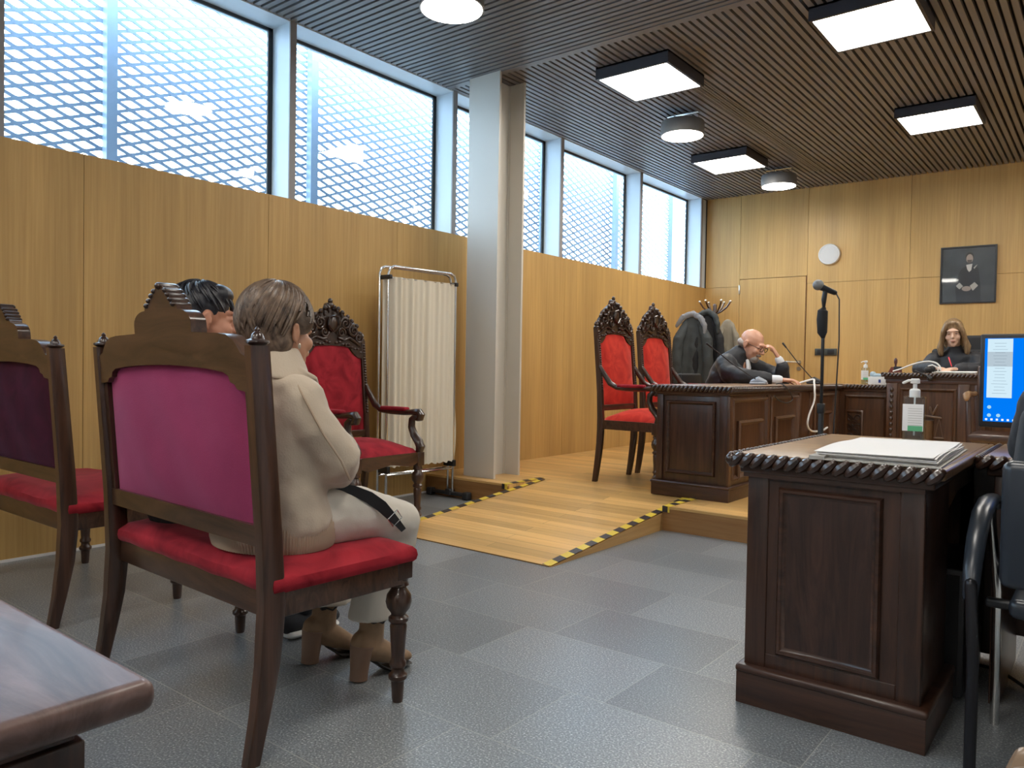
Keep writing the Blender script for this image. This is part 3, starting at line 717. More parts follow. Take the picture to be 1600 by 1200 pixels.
# ------------------------------------------------------------------ folding curtain screen
def pleat(name, x0, y0, x1, y1, z0, z1, parent, folds, seed, amp=.012):
    rng = random.Random(seed); mb = MB(); nx, nz = 150, 30; vs = []; fs = []
    d = Vector((x1-x0, y1-y0, 0)); L_ = d.length; d.normalize(); nrm = Vector((-d.y, d.x, 0))
    ph = [rng.uniform(0, 6) for _ in range(5)]
    for j in range(nz+1):
        w = j/nz
        for i in range(nx+1):
            u = i/nx
            uu = u+.012*math.sin(3*w+ph[0])*math.sin(PI*u)
            a = math.sin(uu*folds*2*PI+ph[1]+1.2*math.sin(7*uu+ph[2]))*.6+math.sin(uu*folds*3.7*PI+ph[3]+w)*.4
            am = amp*(1+.5*math.sin(4*uu+2*w+ph[4]))
            if w < .04 or w > .97: a *= 1.0; 
            z = z0+(z1-z0)*w+(.006*math.sin(uu*folds*3*PI+1.5*math.sin(9*uu)) if j == 0 else 0)
            p = Vector((x0, y0, 0))+d*(L_*(u if 0 < i < nx else u)+(.02*math.sin(3*PI*w)*(1-w) if i == nx else 0))+nrm*a*am
            vs.append((p.x, p.y, z))
    for j in range(nz):
        for i in range(nx): a = j*(nx+1)+i; fs.append((a, a+1, a+nx+2, a+nx+1))
    o = len(vs); vs += [(x-.0+nrm.x*.0015, y+nrm.y*.0015, z) for x, y, z in vs]
    fs += [tuple(q+o for q in f) for f in fs]
    mb.add(vs, fs); return mb.build(name, 'curtain', parent)
sc = thing('folding_screen', 'chrome framed folding privacy screen with cream gathered curtain, against the wood wall', 'privacy screen', (0, 0, 0))
def scr_frame(x0, y0, x1, y1, name):
    m = MB(); d = (Vector((x1-x0, y1-y0, 0))).normalized()*.05
    m.tube([(x0, y0, .03), (x0, y0, 1.70), (x0+d.x*.3, y0+d.y*.3, 1.74), (x0+d.x, y0+d.y, 1.755), (x1-d.x, y1-d.y, 1.755), (x1-d.x*.3, y1-d.y*.3, 1.74), (x1, y1, 1.70), (x1, y1, .03)], .0105, 10)
    m.tube([(x0, y0, .235), (x1, y1, .235)], .008, 8); m.tube([(x0, y0, 1.675), (x1, y1, 1.675)], .004, 6)
    return m.build(name, 'chrome', sc)
scr_frame(-4.16, 3.80, -4.09, 4.44, 'frame'); scr_frame(-4.22, 3.77, -4.16, 4.46, 'frame')
pleat('curtain', -4.15, 3.825, -4.085, 4.445, .29, 1.68, sc, 6.5, 4, .017); pleat('curtain', -4.21, 3.79, -4.16, 4.44, .29, 1.68, sc, 7, 9)
for (x, y) in ((-4.12, 4.44), (-4.17, 3.79)):
    MB().box(x-.22, x+.20, y-.02, y+.02, .022, .05, .01).box(x-.235, x-.18, y-.03, y+.03, 0.0, .06, .012).box(x+.15, x+.21, y-.03, y+.03, 0.0, .06, .012).box(x-.03, x+.03, y-.03, y+.03, .02, .07, .01).build('foot', 'rubber', sc)
    MB().box(x-.06, x+.05, y-.015, y+.015, .25, .30, .004).box(x-.06, x+.05, y-.014, y+.014, 1.66, 1.69, .004).build('clamp', 'black', sc)
# ------------------------------------------------------------------ dark desks
MOULD = [(0, 0), (.0, .008), (.006, .014), (.014, .012), (.02, .016), (.027, .006), (.03, 0)]
def rope(mb, p, q, pitch, r, hgt):
    p, q = Vector(p), Vector(q); L_ = (q-p).length; n = max(1, int(L_/pitch)); d = (q-p).normalized()
    for i in range(n):
        c = p+(q-p)*((i+.5)/n)
        # slanted lobe
        side = Vector((-d.y, d.x, 0))
        a = c+d*pitch*.42+Vector((0, 0, hgt*.42)); b = c-d*pitch*.42-Vector((0, 0, hgt*.42))
        mb.tube([a, c, b], [r*.7, r, r*.7], 8)
def panel_face(mb_frame, mb_field, o, u, v, w, h, depth=.012):
    mb_frame.ring(o, u, v, w, h, MOULD)
# --- front desk (end pedestal towards the camera)
FD = thing('pedestal_desk', 'dark panelled desk with rope edged top holding the case file, nearest on the right', 'desk', (-.65, 2.33, 0))
ox, oy = .65, -2.33
def D(mb, nm, m, sm=True, par=None, label=None): return mb.build(nm, m, par or FD, smooth=sm, label=label)
X0, X1, Y0, Y1, TZ = -.935, -.355, 2.285, 3.31, .785
tp = MB().box(X0+ox+.012, X1+ox-.012, Y0+oy+.012, Y1+oy-.01, TZ-.028, TZ-.002, .004)
D(tp, 'desktop', 'top_wood')
ut = MB().box(X0+ox+.02, X1+ox-.02, Y0+oy+.02, Y1+oy-.015, TZ-.062, TZ-.026, .006).box(X0+ox+.03, X1+ox-.045, Y0+oy+.03, Y1+oy-.02, TZ-.075, TZ-.06)
D(ut, 'cornice', 'dark_x')
rp = MB(); zr = TZ-.022
rope(rp, (X0+ox, Y0+oy, zr), (X1+ox, Y0+oy, zr), .034, .017, .032); rope(rp, (X0+ox, Y1+oy-.02, zr), (X0+ox, Y0+oy, zr), .034, .016, .03)
rp.ell((X0+ox, Y0+oy, zr), (.018, .018, .018), n=10)
D(rp, 'rope_moulding', 'carved')
D(MB().box(X1+ox-.014, X1+ox+.006, Y0+oy+.01, Y1+oy, TZ-.034, TZ-.002, .008), 'edge_strip', 'top_wood')
bx0, bx1 = -.895, -.405
bd = MB().box(bx0+ox, bx1+ox, 0.02, .40, .10, TZ-.07, .003)            # pedestal
bd.box(bx0+ox, bx0+ox+.03, .02, Y1+oy-.04, .10, TZ-.07, .003); bd.box(bx0+ox, bx1+ox+.12, Y1+oy-.05, Y1+oy-.03, .02, TZ-.07)
D(bd, 'pedestal', 'dark_z')
st = MB().box(bx0+ox-.003, bx0+ox+.062, .004, .03, .115, TZ-.07, .004).box(bx1+ox-.06, bx1+ox+.003, .004, .03, .115, TZ-.07, .004)
st.box(bx0+ox+.06, bx1+ox-.06, .008, .03, .115, .165, .003).box(bx0+ox+.06, bx1+ox-.06, .008, .03, .70, TZ-.07, .003)
D(st, 'corner_stile', 'dark_z')
fr = MB(); fr.ring((-.80+ox, .010, .172), (1, 0, 0), (0, 0, 1), .292, .512, [(0, 0), (0, .010), (.006, .018), (.014, .017), (.02, .008), (.026, .006), (.026, -.004)])
D(fr, 'panel_moulding', 'dark_x')
D(MB().box(-.775+ox, -.533+ox, .004, .03, .196, .66), 'panel', wood('figured_panel', (.016, .007, .005), (.07, .03, .02), (14, 14, 1.6), .3, .5, .3, .25, fig=3.0))
D(MB().box(bx0+ox+.03, bx1+ox-.03, .0095, .03, .11, .72), 'panel_ground', 'dark_z')
pl = MB().box(bx0+ox-.02, bx1+ox+.022, -.016, .43, 0, .098, .002); pl.box(bx0+ox-.024, bx1+ox+.028, -.022, .43, .096, .122, .011); pl.box(bx0+ox-.02, bx0+ox+.04, .4, Y1+oy-.04, 0, .1, .003)
D(pl, 'plinth', 'dark_x')
ap = MB().prism([(.40, TZ-.07), (.40, .60), (.0+.42, .60), (.62, .645), (.9, .645), (.96, .645), (.96, TZ-.07)], bx1+ox-.03, bx1+ox-.008, 'yz')
D(ap, 'side_apron', 'top_wood')
D(MB().box(-.45+ox, -.40+ox, .93, .98, 0, TZ-.07, .004), 'leg', 'dark_z')
# --- second desk to the right behind it
SD = thing('side_desk', 'dark rope edged desk on the right carrying the computer monitor', 'desk', (0, 3.05, 0))
s0, s1, t0, t1 = -.335, 1.15, -.26, .30
MB().box(s0+.012, s1, t0+.012, t1, .757, .783, .004).build('desktop', 'top_wood', SD)
MB().box(s0+.02, s1-.01, t0+.02, t1-.01, .72, .757, .006).build('cornice', 'dark_x', SD)
r2 = MB(); rope(r2, (s0, t0, .763), (s1, t0, .763), .034, .017, .032); rope(r2, (s0, t1, .763), (s0, t0, .763), .034, .016, .03); r2.build('rope_moulding', 'carved', SD)
MB().box(s0+.04, s0+.07, t0+.03, t1-.03, .0, .72, .003).box(s1-.4, s1-.03, t0+.03, t1-.03, 0, .72, .003).box(s0+.05, s1-.03, t1-.06, t1-.03, .1, .72).build('carcass', 'dark_z', SD)
# --- table cut by the left bottom corner
LT = thing('plain_table', 'dark scuffed wooden tabletop with rounded edge at the bottom left corner of the photo', 'table', (-1.4, .04, 0))
MB().box(-1.0, .735, -.42, .30, .722, .752, .012).build('tabletop', 'left_top', LT)
MB().box(-.985, .70, -.39, .265, .708, .726, .006).build('edge_moulding', 'dark_x', LT)
MB().box(-.92, .685, -.38, .25, .56, .71, .003).box(.63, .692, .19, .256, 0, .70, .003).box(.60, .665, -.36, -.29, 0, .70, .003).box(-.92, -.86, .17, .24, 0, .7, .003).box(-.92, -.86, -.36, -.29, 0, .7, .003).box(.64, .68, -.3, .2, .0, .7).build('base', 'dark_z', LT)
# --- photographer's own rope edged table, bottom right corner
RT = thing('rope_edged_table', 'corner of a near carved rope edged table at the bottom right corner of the photo', 'table', (.40, .30, 0))
MB().box(-.43, .7, -.6, .33, .745, .772, .004).build('desktop', 'top_wood', RT)
r3 = MB(); rope(r3, (-.44, -.6, .752), (-.44, .34, .752), .034, .018, .032); rope(r3, (-.44, .345, .752), (.7, .345, .752), .034, .018, .032); r3.build('rope_moulding', mat('worn_carved_walnut', (.20, .13, .08), .3, coat=.3, var=.4, vscale=30), RT)
MB().box(-.40, .66, -.56, .30, .66, .745, .003).box(-.40, -.34, .24, .30, 0, .66, .003).box(.6, .66, .24, .30, 0, .66, .003).box(-.40, -.34, -.56, -.5, 0, .66, .003).box(.6, .66, -.56, -.5, 0, .66, .003).build('base', 'dark_z', RT)
# --- long desk on the platform
LD = thing('long_desk', 'long dark panelled desk on the platform with rope edged top, the lawyer sits at it', 'desk', (-2.3, 4.91, PZ))
lx, ly = 2.3, -4.91; TL = .775
Yend = 7.47
MB().box(-.285, .285, -.02, Yend+ly+.02, TL-.026, TL, .004).build('desktop', 'top_wood', LD)
MB().box(-.275, .275, -.01, Yend+ly+.02, TL-.06, TL-.026, .006).box(-.265, .265, 0, Yend+ly+.02, TL-.072, TL-.055, .003).build('cornice', 'dark_x', LD)
r4 = MB(); rope(r4, (-.295, -.03, TL-.02), (.295, -.03, TL-.02), .03, .015, .03); rope(r4, (.295, -.03, TL-.02), (.295, Yend+ly, TL-.02), .03, .015, .03); rope(r4, (-.295, .8, TL-.02), (-.295, -.03, TL-.02), .03, .015, .03)
r4.build('rope_moulding', 'carved', LD)
MB().box(-.262, .262, .01, .45, .09, TL-.06, .003).build('pedestal', 'dark_z', LD)
MB().box(.22, .262, .45, Yend+ly+.026, .0, TL-.06).build('front_board', 'bench_z', LD)
MB().box(.262, .268, .02, Yend+ly+.03, .0, TL-.06).build('side_veneer', 'bench_z', LD)
e = MB().box(-.262, -.215, -.003, .02, .10, TL-.065, .003).box(.205, .265, -.003, .02, .10, TL-.065, .003); e.build('corner_stile', 'dark_z', LD)
e = MB(); e.ring((-.19, .008, .16), (1, 0, 0), (0, 0, 1), .365, .51, [(0, 0), (0, .01), (.006, .018), (.014, .017), (.022, .006), (.026, -.004)]); e.build('end_panel_moulding', 'dark_x', LD)
def sidepanel(y0, y1, parent, x=.268, z0=.14, z1=.695, m='bench_z', inner=.54):
    e = MB(); w = y1-y0
    e.ring((x, y0, z0), (0, 1, 0), (0, 0, 1), w, z1-z0, [(0, 0), (0, .012), (.012, .02), (.02, .012), (.03, 0)])
    e.ring((x, y0+.10, z0), (0, 1, 0), (0, 0, 1), w-.2, inner-z0, [(0, 0), (0, .016), (.014, .026), (.026, .014), (.034, 0)])
    return e.build('panel_moulding', m, parent)
for (a, b) in ((4.95, 5.60), (5.67, 6.30)): sidepanel(a+ly, b+ly, LD)
sidepanel(6.72+ly, 7.32+ly, LD)
for a in (4.90, 5.605, 6.315, 6.60, 7.38):
    MB().box(.262, .28, a+ly, a+ly+.05, .09, TL-.065, .003).build('pilaster', 'bench_z', LD)
MB().box(-.287, .287, -.025, .46, 0, .085, .003).box(-.294, .294, -.032, .46, .083, .105, .010).box(.24, .287, .46, Yend+ly+.02, 0, .085, .003).box(.24, .294, .46, Yend+ly+.02, .083, .105, .010).build('plinth', 'dark_x', LD)
# --- back desk joining the bench
BK = thing('back_desk', 'short dark desk between the long desk and judge bench, holding a white box', 'desk', (-1.85, 7.5, PZ))
MB().box(-.44, .235, .002, .56, TL-.026, TL, .004).build('desktop', 'top_wood', BK)
MB().box(-.14, .235, -.02, 0, TL-.06, TL-.0, .006).build('cornice', 'dark_x', BK)
r5 = MB(); rope(r5, (-.14, -.028, TL-.018), (.225, -.028, TL-.018), .03, .014, .028); r5.build('rope_moulding', 'carved', BK)
MB().box(-.20, .235, 0.0, .03, 0, TL-.03).build('front_board', 'bench_z', BK)
e = MB(); e.ring((-.13, 0, .12), (1, 0, 0), (0, 0, 1), .36, .56, [(0, 0), (0, .012), (.012, .02), (.02, .012), (.03, 0)]); e.ring((-.13, 0, .12), (1, 0, 0), (0, 0, 1), .16, .42, [(0, 0), (0, .014), (.012, .02), (.022, .012), (.026, 0)]); e.build('panel_moulding', 'bench_z', BK)
e = MB()
for k in range(3):
    for s in (-1, 1): spiral(e, (-.05+s*.03, .47-k*.09), .032, 1.3, -.01, .007, s, k)
    e.tube([(-.10, -.012, .50-k*.09), (-.05, -.018, .45-k*.09), (-.0, -.012, .42-k*.09)], .008, 6)
e.build('carved_panel', 'carved', BK)
# --- judge bench
JB = thing('judge_bench', 'raised dark carved bench with scales of justice relief, the judge sits behind it', 'bench', (-1.0, 7.3, PZ))
jx0, jx1, TJ = -.60, .95, .89
MB().box(jx0-.015, jx1, .0, .62, TJ-.026, TJ, .004).build('desktop', 'top_wood', JB)
MB().box(jx0-.005, jx1, -.02, .02, TJ-.06, TJ-.02, .006).box(jx0+.005, jx1, -.012, .02, TJ-.09, TJ-.055, .004).build('cornice', 'dark_x', JB)
r6 = MB(); rope(r6, (jx0-.02, -.03, TJ-.018), (jx1, -.03, TJ-.018), .03, .014, .028); rope(r6, (jx0-.02, .5, TJ-.018), (jx0-.02, -.03, TJ-.018), .03, .014, .028); r6.build('rope_moulding', 'carved', JB)
MB().box(jx0+.01, jx1, 0, .03, 0, TJ-.03).box(jx0+.01, jx0+.04, 0, .60, 0, TJ-.03).build('front_board', 'bench_z', JB)
for a in (jx0+.015, jx0+.56, jx0+.68, jx0+1.2): MB().box(a, a+.085, -.014, 0, .08, TJ-.09, .004).build('pilaster', 'bench_z', JB)
e = MB()
for k in range(13): e.ell((jx0+.057, -.018, .14+k*.05), (.016, .012, .02), n=8)
e.build('bead_carving', 'carved', JB)
e = MB(); e.ring((jx0+.12, 0, .14), (1, 0, 0), (0, 0, 1), .43, .62, [(0, 0), (0, .014), (.012, .022), (.02, .014), (.028, 0)]); e.ring((jx0+.78, 0, .14), (1, 0, 0), (0, 0, 1), .40, .62, [(0, 0), (0, .014), (.012, .022), (.02, .014), (.028, 0)]); e.build('panel_moulding', 'bench_z', JB)
MB().box(jx0, jx1, -.03, .02, 0, .09, .004).build('plinth', 'dark_x', JB)
e = MB(); cx = jx0+.34; cz = .50
e.tube([(cx-.03, -.02, cz+.16), (cx-.03, -.02, cz+.02)], .009, 8); e.tube([(cx-.10, -.02, cz+.035), (cx+.10, -.02, cz+.015)], .009, 8)
e.tube([(cx+.02, -.022, cz+.10), (cx+.035, -.026, cz+.05)], .008, 8); e.tube([(cx+.075, -.022, cz+.12), (cx+.04, -.026, cz+.04)], .008, 8)
e.lathe([(.04, cz-.17), (.045, cz-.16), (.045, cz-.02), (.05, cz-.01)], (cx-.0, -.01, 0), 14)
for s in (-1, 1):
    e.tube([(cx+.09+s*.03, -.02, cz-.15), (cx+.09, -.02, cz+.01)], .003, 6)
e.ell((cx+.09, -.02, cz-.155), (.042, .014, .010), n=10); e.build('justice_relief', mat('polished_relief', (.12, .07, .04), .3, coat=.3), JB)
# ------------------------------------------------------------------ low wooden chair in front of the bench, mostly behind the monitor
LC = thing('low_armchair', 'low wooden armchair before the bench, only one scrolled arm showing beside the monitor', 'armchair', (-.58, 6.55, PZ))
honey = mat('honey_walnut', (.30, .17, .08), .3, coat=.3)
for s in (-1, 1):
    e = MB(); e.tube([(s*.27, .24, .74), (s*.27, .1, .735), (s*.27, -.12, .745), (s*.27, -.2, .735), (s*.27, -.215, .71)], [.018, .018, .02, .026, .018], 10); e.build('arm', honey, LC)
for s in (-1, 1):
    for yv in (-.2, .24): MB().tube([(s*.25, yv, 0), (s*.25, yv, .42), (s*.265, yv*.95, .73)], [.018, .02, .018], 10).build('leg', 'chair_z', LC)
MB().box(-.26, .26, -.22, .26, .40, .46, .015).build('seat', 'chair_x', LC)
MB().box(-.26, .26, .22, .255, .5, .95, .012).build('backrest', 'chair_x', LC)
# ------------------------------------------------------------------ items
def bottle(name, loc, label, hgt=.15, w=.037, sc_=1.0, par=None):
    t = thing(name, label, 'bottle', loc)
    b = MB().box(-w, w, -.025, .025, .002, hgt, .008); b.build('body', 'clear', t)
    MB().box(-w+.004, w-.004, -.021, .021, .005, hgt*.62, .006).build('gel', glass_mat('gel', (.88, .93, .95), .05), t)
    MB().box(-w+.002, w-.002, -.0262, -.0252, .045, hgt-.028).build('label_sheet', 'paper', t)
    l = MB()
    for k in range(8): l.box(-w+.02, w-.006, -.0268, -.0262, hgt-.045-k*.0085, hgt-.0435-k*.0085)
    l.build('label_lines', 'paper_edge', t, smooth=False)
    MB().box(-w+.02, w-.004, -.0272, -.0262, .045, .064).build('green_block', mat('label_green', (.10, .42, .2), .5), t, smooth=False)
    p = MB().lathe([(.018, hgt-.004), (.018, hgt+.022), (.014, hgt+.026), (.007, hgt+.028), (.007, hgt+.045), (.016, hgt+.047), (.016, hgt+.06), (.012, hgt+.064)], n=18)
    p.tube([(0, 0, hgt+.056), (-.02, -.012, hgt+.056), (-.034, -.02, hgt+.048)], .005, 8); p.tube([(0, 0, .03), (0, 0, hgt)], .003, 6)
    p.build('pump', 'white', t); return t
bottle('sanitizer_bottle', (-.575, 3.08, .785), 'clear pump bottle of hand gel with white and green label on the nearest desk', .17, .036)
bt = bottle('sanitizer_bottle', (-1.86, 7.70, PZ+TL), 'small pump bottle of hand gel on the back desk beside the white box', .16, .034)
bx = thing('tissue_box', 'white cardboard box on the back desk with blue plastic on top', 'box', (-1.74, 7.68, PZ+TL))
MB().box(-.08, .08, -.05, .05, 0.001, .075, .003).build('carton', 'white', bx); MB().box(.01, .03, -.0515, -.0505, .02, .05).build('logo', mat('blue_mark', (.03, .06, .25), .5), bx, smooth=False)
MB().ell((-.01, .0, .088), (.06, .035, .018), n=12).ell((-.05, 0, .095), (.03, .03, .03), n=10).build('blue_wrapper', mat('pale_blue_film', (.35, .45, .52), .3), bx)
# open files on the front desk
def papers(name, label, loc, rz, L_=.5, W_=.28, cat='papers', n=9):
    t = thing(name, label, cat, loc, rz); rng = random.Random(5)
    MB().box(-W_/2-.012, W_/2+.014, -L_/2-.035, L_/2+.01, .001, .004).box(-W_/2-.012, -W_/2+.03, -L_/2-.035, L_/2+.01, .004, .012).build('folder', 'paper_edge', t, smooth=False)
    mb = MB()
    for k in range(n):
        z0 = .004+k*.0022; dx, dy = rng.uniform(-.006, .006), rng.uniform(-.01, .01); nx = 10; vs = []; fs = []
        for s in (0, .0012):
            for i in range(nx+1):
                u = i/nx; z = z0+s+.007*math.sin(PI*min(1, u*1.3))*(k/n)
                vs += [(-W_/2+dx, -L_/2+dy+u*L_, z), (W_/2+dx, -L_/2+dy+u*L_, z+.004*math.sin(6*u+k)*(k/n))]
        m_ = 2*(nx+1)
        for i in range(nx): a = 2*i; fs += [(a, a+1, a+3, a+2), (a+m_, a+2+m_, a+3+m_, a+1+m_), (a, a+2, a+2+m_, a+m_), (a+1, a+1+m_, a+3+m_, a+3)]
        fs += [(0, m_, m_+1, 1), (2*nx, 2*nx+1, 2*nx+1+m_, 2*nx+m_)]
        mb.add(vs, fs)
    mb.build('sheets', 'paper', t, smooth=False)
    return t
papers('case_file', 'open white stack of papers in a grey folder lying on the nearest desk', (-.545, 2.63, .783), .04, .62, .31)
papers('judge_papers', 'white papers spread on the judge bench in front of the judge', (-1.08, 7.5, PZ+TJ), 0, .30, .30, n=5)
papers('file_sheets', 'sheaf of papers leaning on the side desk beneath the monitor', (-.16, 3.0, .783), .5, .2, .12, n=4)
# monitor
MO = thing('monitor', 'black computer monitor showing a blue desktop, at the right edge of the photo', 'monitor', (-.135, 3.33, .783), math.radians(-1))
mw, z0, z1 = .27, .06, .405
MB().box(-mw, mw, -.012, .03, z0, z1, .006).build('housing', 'black', MO)
MB().box(-.03, .03, .03, .05, .0, .25, .004).box(-.1, .1, -.05, .09, 0, .012, .004).build('stand', 'black', MO)
scn = MB().box(-mw+.015, mw-.015, -.0135, -.0121, z0+.022, z1-.016).build('screen', emit('screen_blue', (.0, .19, .90), .42), MO, smooth=False)
yS = -.0145
def scr(nm, x0, x1, a, b, m, d=0): return MB().box(x0, x1, yS-d, yS+.0008-d, a, b).build(nm, m, scn, smooth=False)
E_w = emit('screen_pale', (.62, .80, .90), .42); E_g = emit('screen_grey', (.45, .55, .62), .42); E_wh = emit('screen_white', (.9, .93, .95), .42)
sx = -mw+.018
scr('document_window', sx+.006, sx+.085, z1-.235, z1-.018, E_w)
scr('document_highlight', sx+.006, sx+.085, z1-.12, z1-.066, E_g, .0009)
l = MB()
for k in range(17):
    w_ = random.uniform(.03, .055); l.box(sx+.046-w_/2, sx+.046+w_/2, yS-.0018, yS-.001, z1-.035-k*.0115, z1-.034-k*.0115)
l.build('text_lines', emit('screen_text', (.2, .27, .33), .42), scn, smooth=False)
tb = MB()
for k in range(9): tb.box(sx+.004+k*.017, sx+.011+k*.017, yS-.001, yS, z0+.026, z0+.033)
tb.build('taskbar_icons', E_wh, scn, smooth=False)
ic = MB()
for (a, b) in ((.016, .075), (.016, .045), (.045, .045)): ic.lathe([(.0065, yS-.0008), (.0065, yS)], (sx+a, 0, z0+b), 14, 'y')
ic.build('desktop_icons', emit('screen_icon', (.35, .65, .85), .42), scn, smooth=False)
scr('web_header', sx+.125, sx+.155, z1-.09, z1-.068, emit('screen_dark', (.015, .03, .03), .42)); scr('web_header_light', sx+.155, sx+.30, z1-.09, z1-.068, E_wh); scr('web_bar', sx+.125, sx+.30, z1-.112, z1-.091, E_wh)
scr('web_picture', sx+.128, sx+.30, z1-.2, z1-.113, emit('screen_violet', (.16, .22, .75), .42)); scr('web_yellow', sx+.134, sx+.152, z1-.19, z1-.135, emit('screen_yellow', (.75, .62, .12), .42), .0009); scr('web_green', sx+.156, sx+.22, z1-.18, z1-.118, emit('screen_green', (.35, .62, .35), .42), .0009)
scr('web_page', sx+.13, sx+.30, z0+.04, z1-.215, E_wh)
# wall clock-like disc, plate, portrait
def on_far(x, z, y=-.0): return (FL(x), y, z)
far = lambda x, off=0: (LX+FL(x)*math.cos(AF)+off*math.sin(AF), FY+FL(x)*math.sin(AF)-off*math.cos(AF))
px, py = far(-2.825, 0)
sp = thing('wall_speaker', 'round white disc speaker mounted high on the far wood wall', 'speaker', (px, py, 2.49), AF)
MB().lathe([(.128, 0), (.128, -.03), (.122, -.04), (.116, -.042), (.112, -.036), (.02, -.038)], n=40, axis='y').build('housing', 'white', sp)
MB().lathe([(.111, -.037), (.109, -.0395), (.01, -.0405)], n=40, axis='y').build('grille_cloth', mat('pale_grille', (.62, .62, .61), .7, bump=.3, bscale=400), sp)
px, py = far(-2.84, 0)
wp = thing('wall_plate', 'dark grey socket plate on the far wall behind the microphone stand', 'socket', (px, py, 1.29), AF)
MB().box(-.13, .13, -.018, 0, -.042, .042, .004).build('plate', mat('graphite', (.05, .055, .05), .4), wp)
MB().box(-.10, -.02, -.021, -.017, -.03, .03, .002).box(.02, .10, -.021, -.017, -.03, .03, .002).build('module', 'black', wp)
px, py = far(-1.345, 0)
PT = thing('framed_portrait', 'black framed dark portrait of a standing person in uniform on the far wall', 'picture', (px, py, 2.155), AF)
w2, h2 = .272, .318
f = MB(); f.ring((-w2, -.002, -h2), (1, 0, 0), (0, 0, 1), 2*w2, 2*h2, [(0, 0), (0, .022), (.016, .022), (.018, .012), (.018, 0)]); f.build('frame', 'black', PT, smooth=False)
pc = MB().box(-w2+.015, w2-.015, -.008, -.002, -h2+.015, h2-.015).build('print', mat('charcoal_print', (.045, .055, .062), .35, var=.3, vscale=5), PT, smooth=False)
def flat(nm, pts, m, d=0):
    mb = MB().prism(pts, -.0095-d, -.0085-d); return mb.build(nm, m, pc, smooth=False)
def circ(cx, cz, rx, rz, n=18): return [(cx+rx*math.cos(2*PI*i/n), cz+rz*math.sin(2*PI*i/n)) for i in range(n)]
flat('figure_coat', [(-.11, -.30), (.13, -.30), (.12, -.12), (.10, .06), (.06, .10), (-.02, .10), (-.07, .06), (-.10, -.02), (-.12, -.12)], mat('print_black', (.018, .02, .026), .4))
flat('figure_hair', circ(.012, .198, .040, .052), mat('print_hair', (.02, .017, .015), .4), .0004)
flat('figure_face', circ(.012, .178, .033, .050), mat('print_face', (.38, .30, .25), .4), .0012)
flat('figure_beard', [(-.012, .165), (.036, .165), (.03, .135), (.012, .125), (-.006, .135)], mat('print_beard', (.10, .08, .07), .4), .002)
flat('figure_shirt', [(-.02, .11), (.04, .12), (.03, .05), (.01, .03), (-.01, .06)], mat('print_shirt', (.6, .58, .55), .4), .0012)
flat('figure_cuff', [(-.115, -.12), (-.08, -.085), (-.045, -.125), (-.08, -.16)], mat('print_cuff', (.38, .37, .34), .4), .0012); flat('figure_cuff', [(.02, -.125), (.065, -.085), (.10, -.125), (.05, -.18)], 'paper_edge', .0012)
flat('figure_hands', circ(-.012, -.155, .045, .028), mat('print_hands', (.33, .27, .23), .4), .002)
flat('figure_medals', [(.05, .075), (.075, .10), (.09, .11), (.06, .06)], 'paper_edge', .002)
MB().box(-w2+.016, w2-.016, -.0155, -.0145, -h2+.016, h2-.016).build('glazing', glass_mat('picture_glass', (1, 1, 1), .03), PT, smooth=False)
# microphone stand
MSN = thing('microphone_stand', 'tall black microphone stand with grey ball microphone before the platform', 'microphone stand', (-1.165, 3.98, 0))
MB().lathe([(.13, 0), (.13, .012), (.03, .03), (.018, .05)], n=28).build('base', 'blackm', MSN)
MB().tube([(0, 0, .03), (0, 0, .86)], .0145, 12).build('outer_tube', 'black', MSN); MB().tube([(0, 0, .85), (0, 0, 1.36)], .0085, 10).box(-.017, .017, -.017, .017, .83, .88, .005).build('pole', 'black', MSN)
MB().tube([(-.0, 0, 1.215), (-.004, 0, 1.235), (-.006, 0, 1.30), (-.004, 0, 1.345), (0, 0, 1.355)], [.012, .024, .027, .025, .012], 12).build('wind_sleeve', 'blackm', MSN)
MB().tube([(0, 0, 1.35), (0, 0, 1.40), (.006, 0, 1.445)], [.006, .013, .012], 10).build('clip', 'black', MSN)
m_ = thing('microphone', 'handheld microphone with grey ball grille on top of the tall stand', 'microphone', (-1.165, 3.98, 1.44))
MB().tube([(.045, .02, -.005), (.01, .0, .012), (-.01, -.01, .022)], [.013, .015, .017], 12).build('body', 'black', m_)
MB().ell((-.024, -.018, .033), (.027, .027, .027), n=18).build('grille', mat('mic_grille', (.25, .25, .25), .4, .7, bump=.6, bscale=500), m_)
cb = MB().tube([(.05, .02, 1.435), (.068, .02, 1.40), (.072, .02, 1.2), (.062, .02, .9), (.052, .02, .6), (.06, .02, .2), (.12, 0, .01), (.3, .1, .008)], .0035, 6)
cb.v = [(x-1.165, y+3.98, z) for x, y, z in cb.v]
tag(cb.build('microphone_cable', 'black'), 'thin dark cable hanging from the standing microphone to the floor', 'cable')
# gooseneck microphones
def gooseneck(base, tip, label, m='black'):
    t = thing('gooseneck_microphone', label, 'microphone', base); d = Vector(tip)-Vector(base)
    MB().box(-.06, .06, -.05, .05, 0.001, .02, .008).tube([(-.05, 0, .02), (0, 0, .035), (.05, 0, .02)], [.02, .032, .02], 10).build('base', m, t)
    MB().tube([(0, 0, .03), d*.12+Vector((0, 0, .02)), d*.5+Vector((0, 0, -.0)), d*.9], .0045, 8).build('neck', 'black', t)
    MB().tube([d*.9, d*1.0], [.007, .0095], 10).build('capsule', 'black', t)
gooseneck((-2.26, 6.05, PZ+TL), (-2.56, 5.72, 1.25), 'gooseneck microphone with silver base on the long desk in front of the lawyer', mat('silver_grey', (.30, .32, .36), .3))
gooseneck((-2.18, 7.22, PZ+TL), (-2.45, 7.15, 1.30), 'black gooseneck microphone leaning left at the corner of the long desk')
